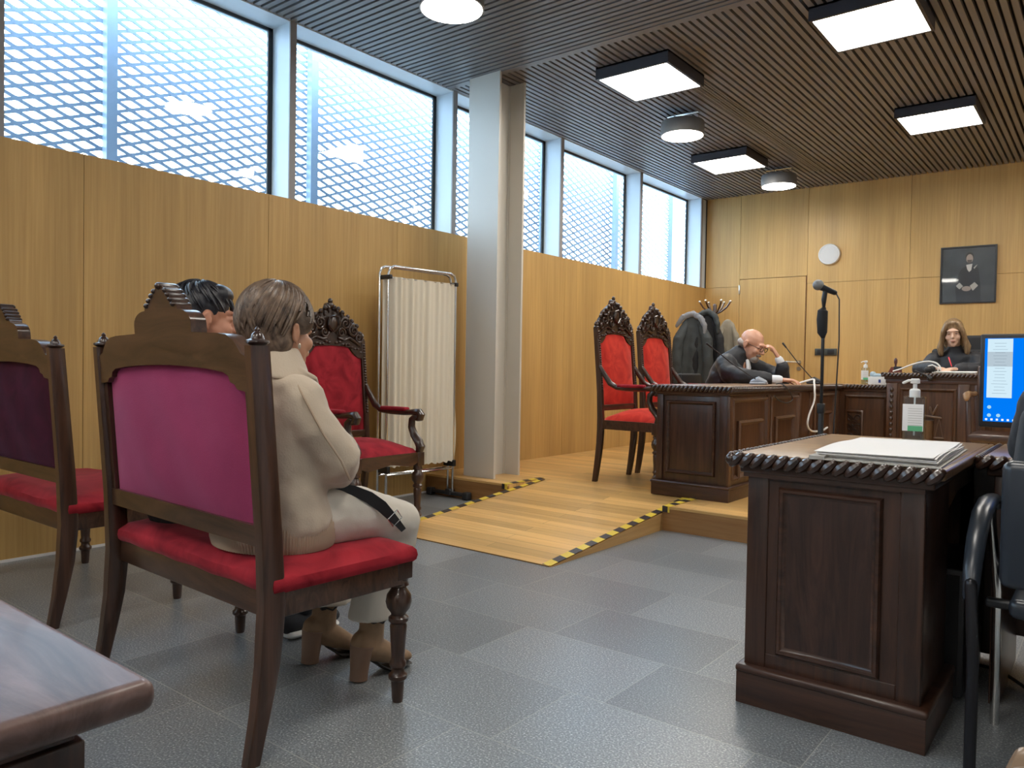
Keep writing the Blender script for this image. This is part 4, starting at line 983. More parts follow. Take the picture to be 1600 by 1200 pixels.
def cable(name, pts, r, m, label, sub=6):
    P_ = [Vector(p) for p in pts]; out = []
    for i in range(len(P_)-1):
        p0, p1, p2, p3 = P_[max(i-1, 0)], P_[i], P_[i+1], P_[min(i+2, len(P_)-1)]
        for k in range(sub):
            u = k/sub; out.append(.5*((2*p1)+(-p0+p2)*u+(2*p0-5*p1+4*p2-p3)*u*u+(-p0+3*p1-3*p2+p3)*u**3))
    out.append(P_[-1]); return tag(MB().tube(out, r, 8).build(name, m), label, 'cable')
cable('desk_cable', [(-2.12, 6.62, .945), (-2.05, 6.75, .975), (-2.0, 6.62, .95), (-1.965, 6.52, .9), (-1.96, 6.50, .80), (-1.97, 6.40, .68), (-1.97, 6.38, .60), (-1.97, 6.50, .55), (-1.97, 6.76, .54), (-1.97, 6.92, .56)], .008, 'white', 'white cable looping down the front of the long desk')
cable('desk_cable', [(-2.1, 6.0, .94), (-2.03, 5.9, .945), (-1.97, 5.87, .91), (-1.965, 5.98, .83), (-1.965, 5.86, .80), (-1.97, 5.7, .82), (-1.975, 5.6, .86)], .0045, 'rubber', 'thin dark cable loop hanging over the edge of the long desk')
# things on the judge bench
st = thing('desk_bell', 'small red brown wooden stamp with black handle on the left end of the judge bench', 'stamp', (-1.545, 7.42, PZ+TJ))
MB().prism([(-.055, .002), (.05, .002), (.035, .05), (-.03, .05)], -.03, .03).build('base', mat('red_brown', (.16, .035, .02), .35), st, smooth=False); MB().box(-.01, .045, -.032, .032, .02, .055, .004).build('pad', 'black', st)
MB().lathe([(.008, .05), (.008, .07), (.014, .09), (.014, .115), (.006, .13)], (.0, 0, 0), 14).build('handle', mat('brown_handle', (.09, .035, .03), .35), st)
cable('white_gooseneck', [(-1.55, 7.36, 1.058), (-1.50, 7.36, 1.075), (-1.40, 7.38, 1.12), (-1.31, 7.4, 1.145), (-1.24, 7.4, 1.14), (-1.20, 7.4, 1.11), (-1.19, 7.4, 1.075)], .0065, 'white', 'white curved gooseneck arching over the judge bench')
hs = thing('desk_microphone', 'black desk microphone on the front edge of the judge bench', 'microphone', (-1.27, 7.29, PZ+TJ))
MB().ell((0, .04, .03), (.035, .03, .028), n=12).ell((.03, .05, .035), (.025, .025, .025), n=12).build('head', 'rubber', hs); MB().tube([(-.09, -.03, .02), (0, -.04, -.02), (.03, -.045, -.045)], [.005, .006, .022], 8).build('arm', 'black', hs)
MB().tube([(0, .03, .06), (.03, .03, .07), (.07, .03, .05), (.075, .03, .02)], .006, 8).build('ring', 'white', hs)
PC = thing('dark_fill_case', 'black computer-like case added to fill the dark space under the nearest desk', 'computer', (-.45, 2.98, 0))  # black box added so the space under the desk stays dark
MB().box(-.09, .09, -.21, .21, .012, .42, .006).build('case', 'black', PC); MB().box(-.075, .075, -.214, -.209, .05, .40).build('front_grille', 'blackm', PC)
# tangle of cables under the front desk
cable('floor_cable', [(-.62, 2.95, .01), (-.5, 3.0, .03), (-.42, 2.95, .02), (-.36, 3.05, .03), (-.42, 3.12, .015), (-.3, 3.1, .02), (-.2, 3.0, .01)], .006, 'rubber', 'dark cable tangled on the floor under the nearest desk')
# ------------------------------------------------------------------ coat rack with coats
CR = thing('coat_rack', 'dark standing coat rack with curved arms and silver knobs in the far left corner', 'coat rack', (-3.62, 8.28, PZ))
MB().tube([(0, 0, .03), (0, 0, 1.62)], .024, 12).lathe([(.19, 0), (.19, .02), (.03, .05)], n=24).build('pole', 'dark_z', CR)
for k in range(6):
    a = k*PI/3+.3; c, s = math.cos(a), math.sin(a)
    ar = MB().tube([(0, 0, 1.52), (.07*c, .07*s, 1.55), (.13*c, .13*s, 1.60), (.165*c, .165*s, 1.655)], .009, 8).build('arm', 'dark_z', CR)
    MB().ell((.17*c, .17*s, 1.665), (.016, .016, .016), n=10).build('knob', 'steel', ar)
def hang_coat(name, loc, w, h, m, label, lean=.0, collar=None, seed=1, depth=.11, rz=0):
    t = thing(name, label, 'coat', loc, rz); rng = random.Random(seed)
    b = MB(); K = 9
    for k in range(3):
        o = (k-1)*w*.24
        b.tube([(o*.3, 0, -.05), (o*.7, 0, -h*.16), (o, .0, -h*.4), (o*1.25, 0, -h*.7), (o*1.35, 0, -h)], [(w*.08, depth*.4), (w*.17, depth*.7), (w*.22, depth*.9), (w*.25, depth), (w*.27, depth*.95)], 12, ref=(1, 0, 0))
    body = remeshed(b, 'coat_body', m, t, .014, 3, disp=(.02, .08))
    for s in (-1, 1):
        sl = MB().tube([(s*w*.16, -.02, -h*.10), (s*w*.36, -.10, -h*.30), (s*w*.40, -.13, -h*.55), (s*w*.38, -.13, -h*.8)], [w*.10, w*.15, w*.14, w*.12], 12)
        remeshed(sl, 'sleeve', m, t, .012, 3, disp=(.014, .06))
    if collar:
        c = MB().tube([(-w*.42, -.05, -h*.14), (-w*.25, -.05, -.03), (0, -.02, .0), (w*.2, -.07, -.05), (w*.30, -.11, -h*.14), (w*.30, -.12, -h*.24)], [.02, .034, .04, .034, .028, .016], 10)
        remeshed(c, 'hood', collar, t, .01, 2, disp=(.02, .04))
    return t
hang_coat('winter_coat', (-3.72, 7.93, 1.66), .42, .95, 'parka', 'dark grey parka with light grey collar hanging on the rack behind the armchairs', collar='fur', seed=2, rz=.44)
hang_coat('winter_coat', (-3.60, 8.06, 1.69), .34, 1.0, 'parka_dark', 'black coat hanging on the rack between the grey parka and the beige coat', collar='parka', seed=3, rz=.44)
hang_coat('winter_coat', (-3.44, 8.22, 1.64), .26, .8, 'coat_grey', 'beige grey coat hanging on the right side of the rack', seed=4, rz=.44)
# ------------------------------------------------------------------ people
def head_prims(mb, mtx, nose=1.0, wide=1.0, neck=True, ears=True):
    h = MB()
    h.ell((0, -.018, .035), (.074*wide, .094, .083)); h.ell((0, .028, -.03), (.060*wide, .062, .083)); h.ell((0, .068, -.092), (.026, .020, .018)); h.ell((0, .045, -.075), (.042*wide, .042, .030))
    h.tube([(0, .086, .022), (0, .098, 0), (0, .110*1, -.018)], [.007, .009*nose, .013*nose], 8); h.ell((0, .100, -.022), (.017*nose, .013, .010))
    h.ell((0, .080, .036), (.052, .014, .010)); 
    for s in (-1, 1):
        h.ell((s*.036, .064, -.025), (.024, .022, .024)); h.ell((s*.031, .076, .014), (.015, .012, .009))
        if ears:
            h.ell((s*.078*wide, -.012, .0), (.007, .018, .031), (0, 0, -s*.35)); h.tube([(s*.080*wide, .0, .022), (s*.086*wide, -.016, .029), (s*.088*wide, -.030, .010), (s*.083*wide, -.020, -.020), (s*.078*wide, -.006, -.030)], [.004, .0045, .0045, .005, .006], 6)
    h.ell((0, .094, -.049), (.022, .009, .0055)); h.ell((0, .092, -.060), (.019, .009, .006))
    if neck: h.tube([(0, -.02, -.05), (0, -.03, -.13), (0, -.045, -.19)], [.054, .054, .062], 12)
    mb.join(h, mtx)
def hmtx(loc, yaw=0, pitch=0, roll=0, s=1.0):
    """face looks along +y at yaw 0; yaw turns about z, pitch > 0 looks down"""
    return Matrix.Translation(loc) @ Matrix.Rotation(yaw, 4, 'Z') @ Matrix.Rotation(-pitch, 4, 'X') @ Matrix.Rotation(roll, 4, 'Y') @ Matrix.Scale(s, 4)
def hand_prims(mb, wrist, dirv, up, curl=.5, side=1, s=1.0, thumb_up=.3):
    """palm and five separate fingers; dirv = pointing direction, up = back of the hand"""
    d = Vector(dirv).normalized(); n = Vector(up); n = (n-d*n.dot(d)).normalized(); w = d.cross(n)*side
    o = Vector(wrist)
    f = lambda a, b, c: o+(d*a+w*b+n*c)*s
    mb.tube([f(-.03, 0, 0), f(.0, 0, 0), f(.03, 0, 0), f(.06, .0, 0), f(.085, .0, 0)], [(.018*s, .024*s), (.018*s, .026*s), (.017*s, .036*s), (.015*s, .040*s), (.012*s, .038*s)], 12, ref=n)
    for i, (b, L_) in enumerate(((.030, .072), (.010, .080), (-.010, .074), (-.029, .058))):
        a = .085; c = 0; ang = 0; pts = [f(a-.015, b, c), f(a, b, c)]
        for seg in (.42, .33, .25):
            ang += curl*(1.0+.12*i); a += L_*seg*math.cos(ang); c -= L_*seg*math.sin(ang); pts.append(f(a, b*(1+.1*len(pts)*.3), c))
        mb.tube(pts, [.0095*s, .0095*s, .0088*s, .008*s, .0068*s], 8)
    mb.tube([f(.012, .022, -.004), f(.035, .045, -.014), f(.06, .052, -.024), f(.08, .046, -.034)], [.013*s, .0115*s, .0098*s, .008*s], 8)
def locks(mb, center, r, starts, flow, n, rad=.005, seed=1, length=8):
    """tapered strands lying over an ellipsoid; flow(theta, phi, t) in the ellipsoid's own angles"""
    rng = random.Random(seed)
    for k in range(n):
        th, ph = starts(rng); pts = []; rr = 1.0+rng.uniform(-.03, .04)
        for i in range(length+1):
            t = i/length; a, b = flow(th, ph, t, rng if i == 0 else None)
            pts.append((center[0]+r[0]*rr*math.sin(a)*math.cos(b), center[1]+r[1]*rr*math.sin(a)*math.sin(b), center[2]+r[2]*rr*math.cos(a)))
        mb.tube(pts, [rad*(.5+.9*math.sin(PI*min(.95, .15+.8*i/length))) for i in range(length+1)], 5, cap=False)
def sub(o, off): return tuple(Vector(o)-Vector(off))
def person(label, base):
    return thing('person', label, 'person', base)
# --- woman in beige
WB = Vector((-1.99, 1.40, .0)); WM = person('seated woman with short ash brown hair in beige coat, cream trousers and tan heeled boots', WB)
sk = MB(); HM = hmtx((-1.985, 1.385, 1.125), .06, .05, 0, .99)
head_prims(sk, HM, .75)
sk.tube([(-1.99, 1.37, .58), (-1.99, 1.355, .72), (-1.99, 1.35, .86), (-1.99, 1.35, .96), (-1.99, 1.355, 1.0)], [(.13, .16), (.105, .14), (.10, .15), (.085, .155), (.05, .08)], 14, ref=(0, 1, 0))
LEGS = {1: [(-1.90, 1.37, .580), (-1.88, 1.60, .56), (-1.868, 1.765, .518), (-1.895, 1.76, .38), (-1.92, 1.70, .20), (-1.925, 1.695, .11)], -1: [(-2.08, 1.37, .580), (-2.08, 1.6, .56), (-2.07, 1.775, .525), (-2.10, 1.75, .38), (-2.15, 1.69, .20), (-2.155, 1.68, .11)]}
for s in (1, -1): sk.tube(LEGS[s], [.080, .068, .050, .045, .032, .03], 12)
ARM = {1: [(-1.868, 1.352, .925), (-1.828, 1.372, .85), (-1.803, 1.450, .757), (-1.875, 1.51, .705), (-1.95, 1.575, .692)], -1: [(-2.135, 1.36, .945), (-2.20, 1.39, .86), (-2.18, 1.45, .757), (-2.14, 1.53, .705), (-2.09, 1.58, .692)]}
for s in (1, -1): sk.tube(ARM[s], [.042, .038, .034, .03, .022], 12)
hand_prims(sk, (-1.955, 1.58, .692), (-.8, .5, -.1), (.1, .1, 1), .5, 1, .9); hand_prims(sk, (-2.08, 1.585, .695), (.85, .25, -.05), (0, .1, 1), .5, -1, .9)
remeshed(sk, 'body', 'skin_w', WM, .006, 3, off=WB)
ct = MB()
ct.tube([(-1.985, 1.36, .56), (-1.985, 1.345, .64), (-1.985, 1.335, .74), (-1.985, 1.335, .84), (-1.985, 1.34, .91), (-1.985, 1.348, .975), (-1.985, 1.355, 1.02)], [(.165, .215), (.155, .205), (.142, .190), (.135, .186), (.125, .178), (.10, .135), (.07, .090)], 20, ref=(0, 1, 0))
for s in (1, -1):
    A = ARM[s]; ct.tube([A[0], A[1], A[2], A[3], A[4]], [.086, .080, .080, .060, .045], 16); ct.ell((A[0][0]-s*.03, A[0][1]-.01, A[0][2]+.005), (.080, .085, .058))
ct.ell((ARM[1][2][0]-.005, ARM[1][2][1], ARM[1][2][2]-.012), (.070, .070, .066))
remeshed(ct, 'coat', 'coat', WM, .009, 8, off=WB, disp=(.022, .11))
cl_ = MB(); 
nC = 28; vs = []; fs = []
prof_c = [(.060, .064, 1.085), (.074, .078, 1.082), (.100, .098, 1.040), (.132, .112, .985), (.128, .106, .975), (.09, .08, 1.01), (.060, .060, 1.03)]
for rx_, ry_, z_ in prof_c:
    for k in range(nC):
        a = 2*PI*k/nC; vs.append((-1.985+rx_*math.cos(a), 1.352+ry_*math.sin(a), z_-.02*math.sin(a)*(1.09-z_)/.1))
nP = len(prof_c)
for i in range(nP):
    for k in range(nC): fs.append((i*nC+k, i*nC+(k+1) % nC, ((i+1) % nP)*nC+(k+1) % nC, ((i+1) % nP)*nC+k))
cl_.add(vs, fs)
cl_.tube([(-1.905, 1.37, 1.02), (-1.895, 1.42, .995), (-1.925, 1.46, .965)], [(.03, .012), (.034, .012), (.024, .010)], 10, ref=(1, 0, 0)); cl_.tube([(-2.065, 1.37, 1.02), (-2.075, 1.42, .995), (-2.045, 1.46, .965)], [(.03, .012), (.034, .012), (.024, .010)], 10, ref=(1, 0, 0))
remeshed(cl_, 'coat_collar', 'coat', WM, .006, 3, off=WB)
rb = MB(); nA = 260
vs = []; fs = []
for j in range(5):
    z = .50+.022*j; 
    for i in range(nA):
        a = 2*PI*i/nA; k_ = .0022*(1 if i % 2 else -1)+(.004 if j in (0, 4) else .010)
        vs.append((-1.985+(.200+k_)*math.cos(a), 1.362+(.156+k_)*math.sin(a), z))
for j in range(4):
    for i in range(nA): a = j*nA+i; b = j*nA+(i+1) % nA; fs.append((a, b, b+nA, a+nA))
fs += [tuple(reversed(range(nA))), tuple(range(4*nA, 5*nA))]
rb.add([sub(q, WB) for q in vs], fs); rb.build('ribbed_hem', 'coat_rib', WM)
# seams on the sleeve and shoulder
sm = MB(); 
sm.tube([sub(q, WB) for q in [(-1.83, 1.325, .985), (-1.772, 1.325, .92), (-1.742, 1.355, .84), (-1.720, 1.40, .765), (-1.722, 1.435, .705)]], .0035, 6)
sm.build('coat_seam', 'coat_rib', WM)
tr = MB()
tr.tube([(-1.99, 1.33, .565), (-1.99, 1.40, .57)], [(.10, .19), (.10, .19)], 14, ref=(0, 0, 1))
for s in (1, -1):
    P_ = LEGS[s]; h_ = Vector(P_[4]); hem = Vector((P_[4][0], P_[4][1]+.005, .198 if s == 1 else .200))
    tr.tube([P_[0], P_[1], P_[2]], [.098, .09, .074], 16); tr.ell(P_[2], (.076, .076, .07)); tr.tube([P_[2], P_[3], (h_.x, h_.y+.01, .29), hem], [(.074, .074), (.066, .074), (.068, .084), (.070, .094)], 16, ref=(1, 0, 0), cap=False)
remeshed(tr, 'trousers', 'trousers_w', WM, .008, 6, off=WB, disp=(.012, .09))
for s, (bx_, by_) in ((1, (-1.925, 1.705)), (-1, (-2.155, 1.69))):
    yaw = -.05 if s == 1 else -.25
    b = MB(); 
    b.tube([(0, 0, .25), (0, 0, .17), (0, -.005, .12)], [(.042, .048), (.038, .044), (.04, .046)], 14, ref=(1, 0, 0)); b.tube([(0, -.040, .125), (0, .0, .098), (0, .05, .068), (0, .10, .042), (0, .145, .033)], [(.040, .038), (.044, .040), (.038, .038), (.026, .043), (.018, .036)], 14, ref=(0, 0, 1))
    bb = MB(); bb.join(b, Matrix.Translation((bx_, by_, 0)) @ Matrix.Rotation(yaw, 4, 'Z'))
    bo = remeshed(bb, 'boot', 'boot', WM, .005, 4, off=WB)
    he = MB(); he.tube([(0, -.052, .004), (0, -.050, .03), (0, -.046, .07), (0, -.040, .115)], [(.029, .030), (.029, .031), (.034, .034), (.044, .038)], 18, cap=False, ref=(1, 0, 0)); h2_ = MB(); h2_.join(he, Matrix.Translation(Vector((bx_, by_, 0))-WB) @ Matrix.Rotation(yaw, 4, 'Z')); h2_.build('heel', mat('boot_heel', (.22, .13, .085), .6), bo)
    so = MB(); so.tube([(0, .01, .045), (0, .05, .016), (0, .10, .008), (0, .15, .009)], [(.004, .03), (.006, .038), (.006, .042), (.006, .034)], 12, ref=(0, 0, 1)); h2_ = MB(); h2_.join(so, Matrix.Translation(Vector((bx_, by_, 0))-WB) @ Matrix.Rotation(yaw, 4, 'Z')); h2_.build('sole', 'sole', bo)
    tg = MB(); tg.box(.03, .046, -.03, -.012, .19, .215, .003); tg.tube([(.03, .046, .20), (.045, .01, .185), (.044, -.02, .20)], .003, 6); h2_ = MB(); h2_.join(tg, Matrix.Translation(Vector((bx_, by_, 0))-WB) @ Matrix.Rotation(yaw, 4, 'Z')); h2_.build('zip_pull', 'sole', bo)
# hair: full rounded bob swept back
hb = MB(); h = MB()
h.ell((0, -.035, .060), (.090, .105, .092)); h.ell((0, -.055, .01), (.090, .090, .085)); h.ell((0, -.066, -.035), (.078, .064, .055)); h.ell((0, .030, .078), (.070, .064, .056))
for s in (-1, 1): h.ell((s*.062, .02, .04), (.020, .050, .045)); h.ell((s*.066, -.048, -.025), (.020, .04, .045))
hb.join(h, HM); hair = remeshed(hb, 'hair', 'hair_w', WM, .007, 5, off=WB)
lk = MB(); C_ = (0, -.028, .04); R_ = (.098, .117, .115)
def st_(rng): return rng.uniform(.15, .9), rng.uniform(0, 2*PI)
def fl_(th, ph, t, rng=None): return th+t*(1.35), ph+(-.5*t*math.copysign(1, math.cos(ph)) if math.sin(ph) > -.2 else .1*t)
tmp = MB(); locks(tmp, C_, R_, lambda r: (r.uniform(.05, .8), r.uniform(PI*.0, PI*2)), lambda th, ph, t, r=None: (th+t*(1.35 if math.sin(ph) < .35 else .85), ph-(.55*t if math.cos(ph) > 0 else -.55*t)), 330, .0044, 5)
lk.join(tmp, HM); lk.v = [sub(q, WB) for q in lk.v]
lk.build('hair_locks', 'hair_w', hair)
e = MB(); e2 = MB(); e2.ell((.085, .0, -.038), (.004, .005, .009), n=8); e.join(e2, HM); e.v = [sub(q, WB) for q in e.v]; e.build('earring', 'steel', WM)
# shoulder bag strap and bag
BG = thing('shoulder_bag', 'black leather shoulder bag strap with metal buckle across the woman\'s lap', 'bag', (-1.9, 1.6, .6))
bo_ = (-1.9, 1.6, .6)
def ribbon(mb, pts, w, wd, th=.0035):
    vs = []; fs = []
    for i, p in enumerate(pts):
        p = Vector(p); t_ = (Vector(pts[min(i+1, len(pts)-1)])-Vector(pts[max(i-1, 0)])).normalized(); ww = Vector(wd[i]); ww = (ww-t_*ww.dot(t_)).normalized(); n_ = t_.cross(ww)
        for a, b in ((-1, -1), (1, -1), (1, 1), (-1, 1)): vs.append(p+ww*a*w[i]/2+n_*b*th)
    for i in range(len(pts)-1):
        for j in range(4): fs.append((i*4+j, i*4+(j+1) % 4, i*4+4+(j+1) % 4, i*4+4+j))
    fs += [(3, 2, 1, 0), tuple(range(len(vs)-4, len(vs)))]
    mb.add(vs, fs)
rbn = MB(); pts = [(-1.86, 1.49, .664), (-1.83, 1.535, .652), (-1.798, 1.575, .628), (-1.782, 1.612, .598), (-1.779, 1.645, .566), (-1.781, 1.68, .535), (-1.789, 1.712, .508)]
ribbon(rbn, [sub(p, bo_) for p in pts], [.022, .03, .036, .036, .03, .022, .018], [(.4, .6, .5)]*7); rbn.build('strap', 'black', BG)
bk = MB(); c = Vector(sub((-1.773, 1.655, .556), bo_)); u_ = Vector((0, .6, -.75)).normalized(); w_ = Vector((.2, .75, .62)).normalized()
q = [c+u_*a*.017+w_*b*.02 for a, b in ((-1, -1), (1, -1), (1, 1), (-1, 1), (-1, -1))]
bk.tube([v_+Vector((.006, 0, 0)) for v_ in q], .0022, 6); bk.build('buckle', 'chrome', BG)
MB().box(-.2, -.04, -.06, .02, .03, .075, .02).build('pouch', 'black', BG)
# --- man beside her
MBs = Vector((-2.50, 1.43, 0)); MN = person('seated man with short black hair, mostly hidden behind the near chair back', MBs)
sk = MB(); HMm = hmtx((-2.575, 1.475, 1.182), -.3, .08, 0, 1.04)
head_prims(sk, HMm, wide=1.04); sk.tube([(-2.50, 1.40, .60), (-2.51, 1.40, .80), (-2.53, 1.41, .96), (-2.55, 1.42, 1.02)], [(.11, .14), (.11, .15), (.09, .17), (.06, .09)], 14, ref=(0, 1, 0))
lg = {1: [(-2.42, 1.40, .58), (-2.41, 1.62, .56), (-2.41, 1.86, .52), (-2.42, 1.86, .3), (-2.42, 1.80, .09)], -1: [(-2.60, 1.40, .58), (-2.62, 1.62, .56), (-2.63, 1.86, .52), (-2.63, 1.88, .3), (-2.62, 1.84, .09)]}
am = {1: [(-2.34, 1.42, .97), (-2.325, 1.50, .82), (-2.34, 1.60, .72), (-2.42, 1.72, .66)], -1: [(-2.75, 1.42, .97), (-2.78, 1.50, .82), (-2.74, 1.60, .72), (-2.64, 1.72, .66)]}
for s in (1, -1): sk.tube(lg[s], [.075, .065, .05, .042, .03], 12); sk.tube(am[s], [.045, .038, .034, .022], 12)
hand_prims(sk, (-2.43, 1.73, .655), (-.4, .9, -.1), (0, 0, 1), .35, 1, 1); hand_prims(sk, (-2.63, 1.73, .655), (.4, .9, -.1), (0, 0, 1), .35, -1, 1)
remeshed(sk, 'body', 'skin_m', MN, .0065, 3, off=MBs)
jk = MB(); jk.tube([(-2.50, 1.39, .56), (-2.50, 1.38, .70), (-2.51, 1.38, .85), (-2.53, 1.395, .96), (-2.55, 1.41, 1.03)], [(.15, .18), (.14, .175), (.13, .185), (.11, .185), (.07, .085)], 18, ref=(0, 1, 0))
for s in (1, -1): jk.tube(am[s][:4], [.068, .06, .055, .04], 14)
remeshed(jk, 'jacket', 'shirt_dark', MN, .01, 5, off=MBs, disp=(.015, .1))
tr = MB(); 
for s in (1, -1): tr.tube(lg[s][:3], [.09, .08, .066], 14); tr.tube([lg[s][2], lg[s][3], (lg[s][4][0], lg[s][4][1], .12)], [.066, .056, .052], 14)
remeshed(tr, 'trousers', 'shirt_dark', MN, .01, 4, off=MBs)
for s in (1, -1):
    x_, y_ = (-2.42, 1.735) if s == 1 else (-2.62, 1.80); b = MB(); b.tube([(x_, y_, .06), (x_, y_+.10, .055), (x_, y_+.2, .045)], [(.045, .038), (.035, .045), (.025, .04)], 14, ref=(0, 0, 1))
    so = remeshed(b, 'shoe', 'shirt_dark', MN, .006, 3, off=MBs); q = MB(); q.tube([sub((x_, y_-.002, .02), MBs), sub((x_, y_+.1, .016), MBs), sub((x_, y_+.2, .016), MBs)], [(.018, .044), (.015, .05), (.014, .044)], 16, ref=(0, 0, 1)); q.build('sole', 'white', so)
hb = MB(); h = MB(); h.ell((0, -.022, .05), (.082, .098, .082)); h.ell((0, -.05, .01), (.080, .078, .07)); h.ell((0, .03, .095), (.066, .058, .04)); h.ell((0, -.065, -.03), (.066, .05, .05))
hb.join(h, HMm); hair = remeshed(hb, 'hair', 'hair_m', MN, .006, 4, off=MBs)
tmp = MB(); lk = MB(); locks(tmp, (0, -.02, .035), (.086, .108, .102), lambda r: (r.uniform(.0, 1.0), r.uniform(0, 2*PI)), lambda th, ph, t, r=None: (th+t*.6, ph+.4*t), 150, .0035, 8)
lk.join(tmp, HMm); lk.v = [sub(q, MBs) for q in lk.v]; lk.build('hair_locks', 'hair_m', hair)
# --- lawyer at the long desk
LB = Vector((-2.86, 6.72, PZ)); LW = person('bald bearded man in glasses and black robe resting his face on one hand', LB)
HL = hmtx((-2.585, 6.74, 1.272), -PI/2-.12, .48, 0, 1.16)
sk = MB(); head_prims(sk, HL, 1.15, 1.05)
sk.tube([(-2.86, 6.72, .66), (-2.80, 6.72, .86), (-2.72, 6.73, 1.02), (-2.68, 6.73, 1.10)], [(.11, .15), (.11, .16), (.09, .18), (.06, .08)], 14, ref=(1, 0, 0))
for s in (-1, 1): sk.tube([(-2.84, 6.72+s*.1, .64), (-2.55, 6.72+s*.12, .62), (-2.42, 6.72+s*.12, .58), (-2.46, 6.72+s*.12, .35), (-2.5, 6.72+s*.12, .22)], [.08, .065, .05, .045, .035], 10)
AL = {-1: [(-2.74, 6.54, 1.10), (-2.68, 6.46, 1.01), (-2.52, 6.40, .985), (-2.34, 6.46, .972), (-2.24, 6.50, .968)], 1: [(-2.70, 6.91, 1.10), (-2.54, 6.96, 1.02), (-2.36, 6.90, .975), (-2.35, 6.86, 1.08), (-2.375, 6.83, 1.155)]}
for s in (-1, 1): sk.tube(AL[s], [.05, .045, .038, .03, .026], 12)
hand_prims(sk, (-2.22, 6.51, .968), (1, .12, -.05), (0, 0, 1), .35, -1, 1.0); hand_prims(sk, (-2.385, 6.825, 1.175), (-.45, -.25, .85), (1, .2, .2), .45, 1, 1.0)
remeshed(sk, 'body', 'skin_l', LW, .0075, 3, off=LB)
rbz = MB(); rbz.tube([(-2.88, 6.72, .60), (-2.85, 6.72, .80), (-2.80, 6.725, .97), (-2.755, 6.73, 1.10), (-2.69, 6.73, 1.19)], [(.18, .22), (.17, .23), (.165, .24), (.135, .225), (.085, .10)], 18, ref=(1, 0, 0))
rbz.tube(AL[-1][:4], [.095, .088, .075, .06], 14); rbz.tube(AL[1][:4], [.095, .09, .085, .065], 14); rbz.ell((-2.5, 6.42, .975), (.12, .07, .04)); rbz.ell((-2.40, 6.90, .985), (.10, .07, .05))
remeshed(rbz, 'robe', 'robe', LW, .012, 5, off=LB, disp=(.03, .1))
sh = MB(); sh.tube([(-2.615, 6.72, 1.13), (-2.60, 6.71, 1.07), (-2.62, 6.70, .99)], [(.018, .03), (.018, .04), (.016, .03)], 10); remeshed(sh, 'shirt', 'hanki', LW, .008, 2, off=LB)
for q_ in ([(-2.30, 6.475, .972), (-2.25, 6.495, .970)], [(-2.36, 6.85, 1.11), (-2.375, 6.835, 1.145)]): MB().tube([sub(q, LB) for q in q_], .036, 12).build('cuff', 'hanki', LW)
gl = MB(); g2 = MB()
for s in (-1, 1):
    g2.tube([(s*.033+.024*math.cos(a), .106, .01+.018*math.sin(a)) for a in [2*PI*k/14 for k in range(15)]], .0022, 5); g2.tube([(s*.057, .104, .015), (s*.078, .05, .014), (s*.085, -.01, .012)], .0022, 5)
g2.tube([(-.01, .108, .012), (.01, .108, .012)], .0022, 5); gl.join(g2, HL); gl.v = [sub(q, LB) for q in gl.v]; gl.build('glasses', 'black', LW)
br = MB(); b2 = MB(); b2.ell((0, .068, -.085), (.040, .034, .034)); b2.ell((0, .088, -.047), (.030, .018, .010)); br.join(b2, HL); remeshed(br, 'beard', 'hair_l', LW, .006, 2, off=LB)
br = MB(); b2 = MB(); b2.ell((0, -.055, -.01), (.081, .066, .04)); br.join(b2, HL); remeshed(br, 'hair', 'hair_l', LW, .007, 2, off=LB)
ep = MB()
ep.tube([sub(q, LB) for q in [(-2.80, 6.60, 1.13), (-2.70, 6.58, 1.12), (-2.62, 6.60, 1.04), (-2.58, 6.62, .98)]], [(.012, .03)]*4, 8, ref=(0, 1, 0)); ep.build('robe_band', 'robe_trim', LW)
LCH = thing('office_chair', 'black office chair under the lawyer behind the long desk', 'chair', (-2.90, 6.72, PZ))
MB().box(-.24, .26, -.24, .24, .42, .48, .03).build('seat', 'blackm', LCH); MB().box(-.30, -.25, -.22, .22, .50, .85, .02).build('backrest', 'blackm', LCH); MB().tube([(0, 0, .06), (0, 0, .43)], .03, 10).build('column', 'black', LCH)
for k in range(5): MB().tube([(0, 0, .08), (.26*math.cos(k*1.2566), .26*math.sin(k*1.2566), .04)], .018, 8).ell((.26*math.cos(k*1.2566), .26*math.sin(k*1.2566), .027), (.027, .02, .027), n=10).build('leg', 'black', LCH)
# --- judge
JBs = Vector((-1.17, 8.12, PZ)); JG = person('long haired blonde judge in black robe reading behind the raised bench', JBs)
HJ = hmtx((-1.195, 8.02, 1.415), PI+.10, .22, .06, 1.03)
sk = MB(); head_prims(sk, HJ, .95, .95)
sk.tube([(-1.17, 8.12, .72), (-1.17, 8.10, .9), (-1.18, 8.08, 1.1), (-1.185, 8.07, 1.22)], [(.10, .14), (.10, .14), (.09, .16), (.05, .08)], 14, ref=(0, 1, 0))
for s in (-1, 1): sk.tube([(-1.17+s*.09, 8.12, .70), (-1.17+s*.1, 7.85, .68), (-1.17+s*.1, 8.0, .4), (-1.17+s*.1, 8.0, .25)], [.08, .06, .05, .04], 10)
AJ = {-1: [(-1.34, 8.07, 1.17), (-1.42, 8.0, 1.04), (-1.40, 7.78, 1.075), (-1.29, 7.66, 1.09)], 1: [(-1.0, 8.07, 1.17), (-.92, 7.98, 1.04), (-.94, 7.80, 1.07), (-1.08, 7.66, 1.085)]}
for s in (-1, 1): sk.tube(AJ[s], [.045, .04, .034, .026], 12)
hand_prims(sk, (-1.28, 7.65, 1.09), (.75, -.6, 0), (0, 0, 1), .35, -1, .95); hand_prims(sk, (-1.10, 7.64, 1.085), (-.6, -.8, 0), (0, 0, 1), .35, 1, .95)
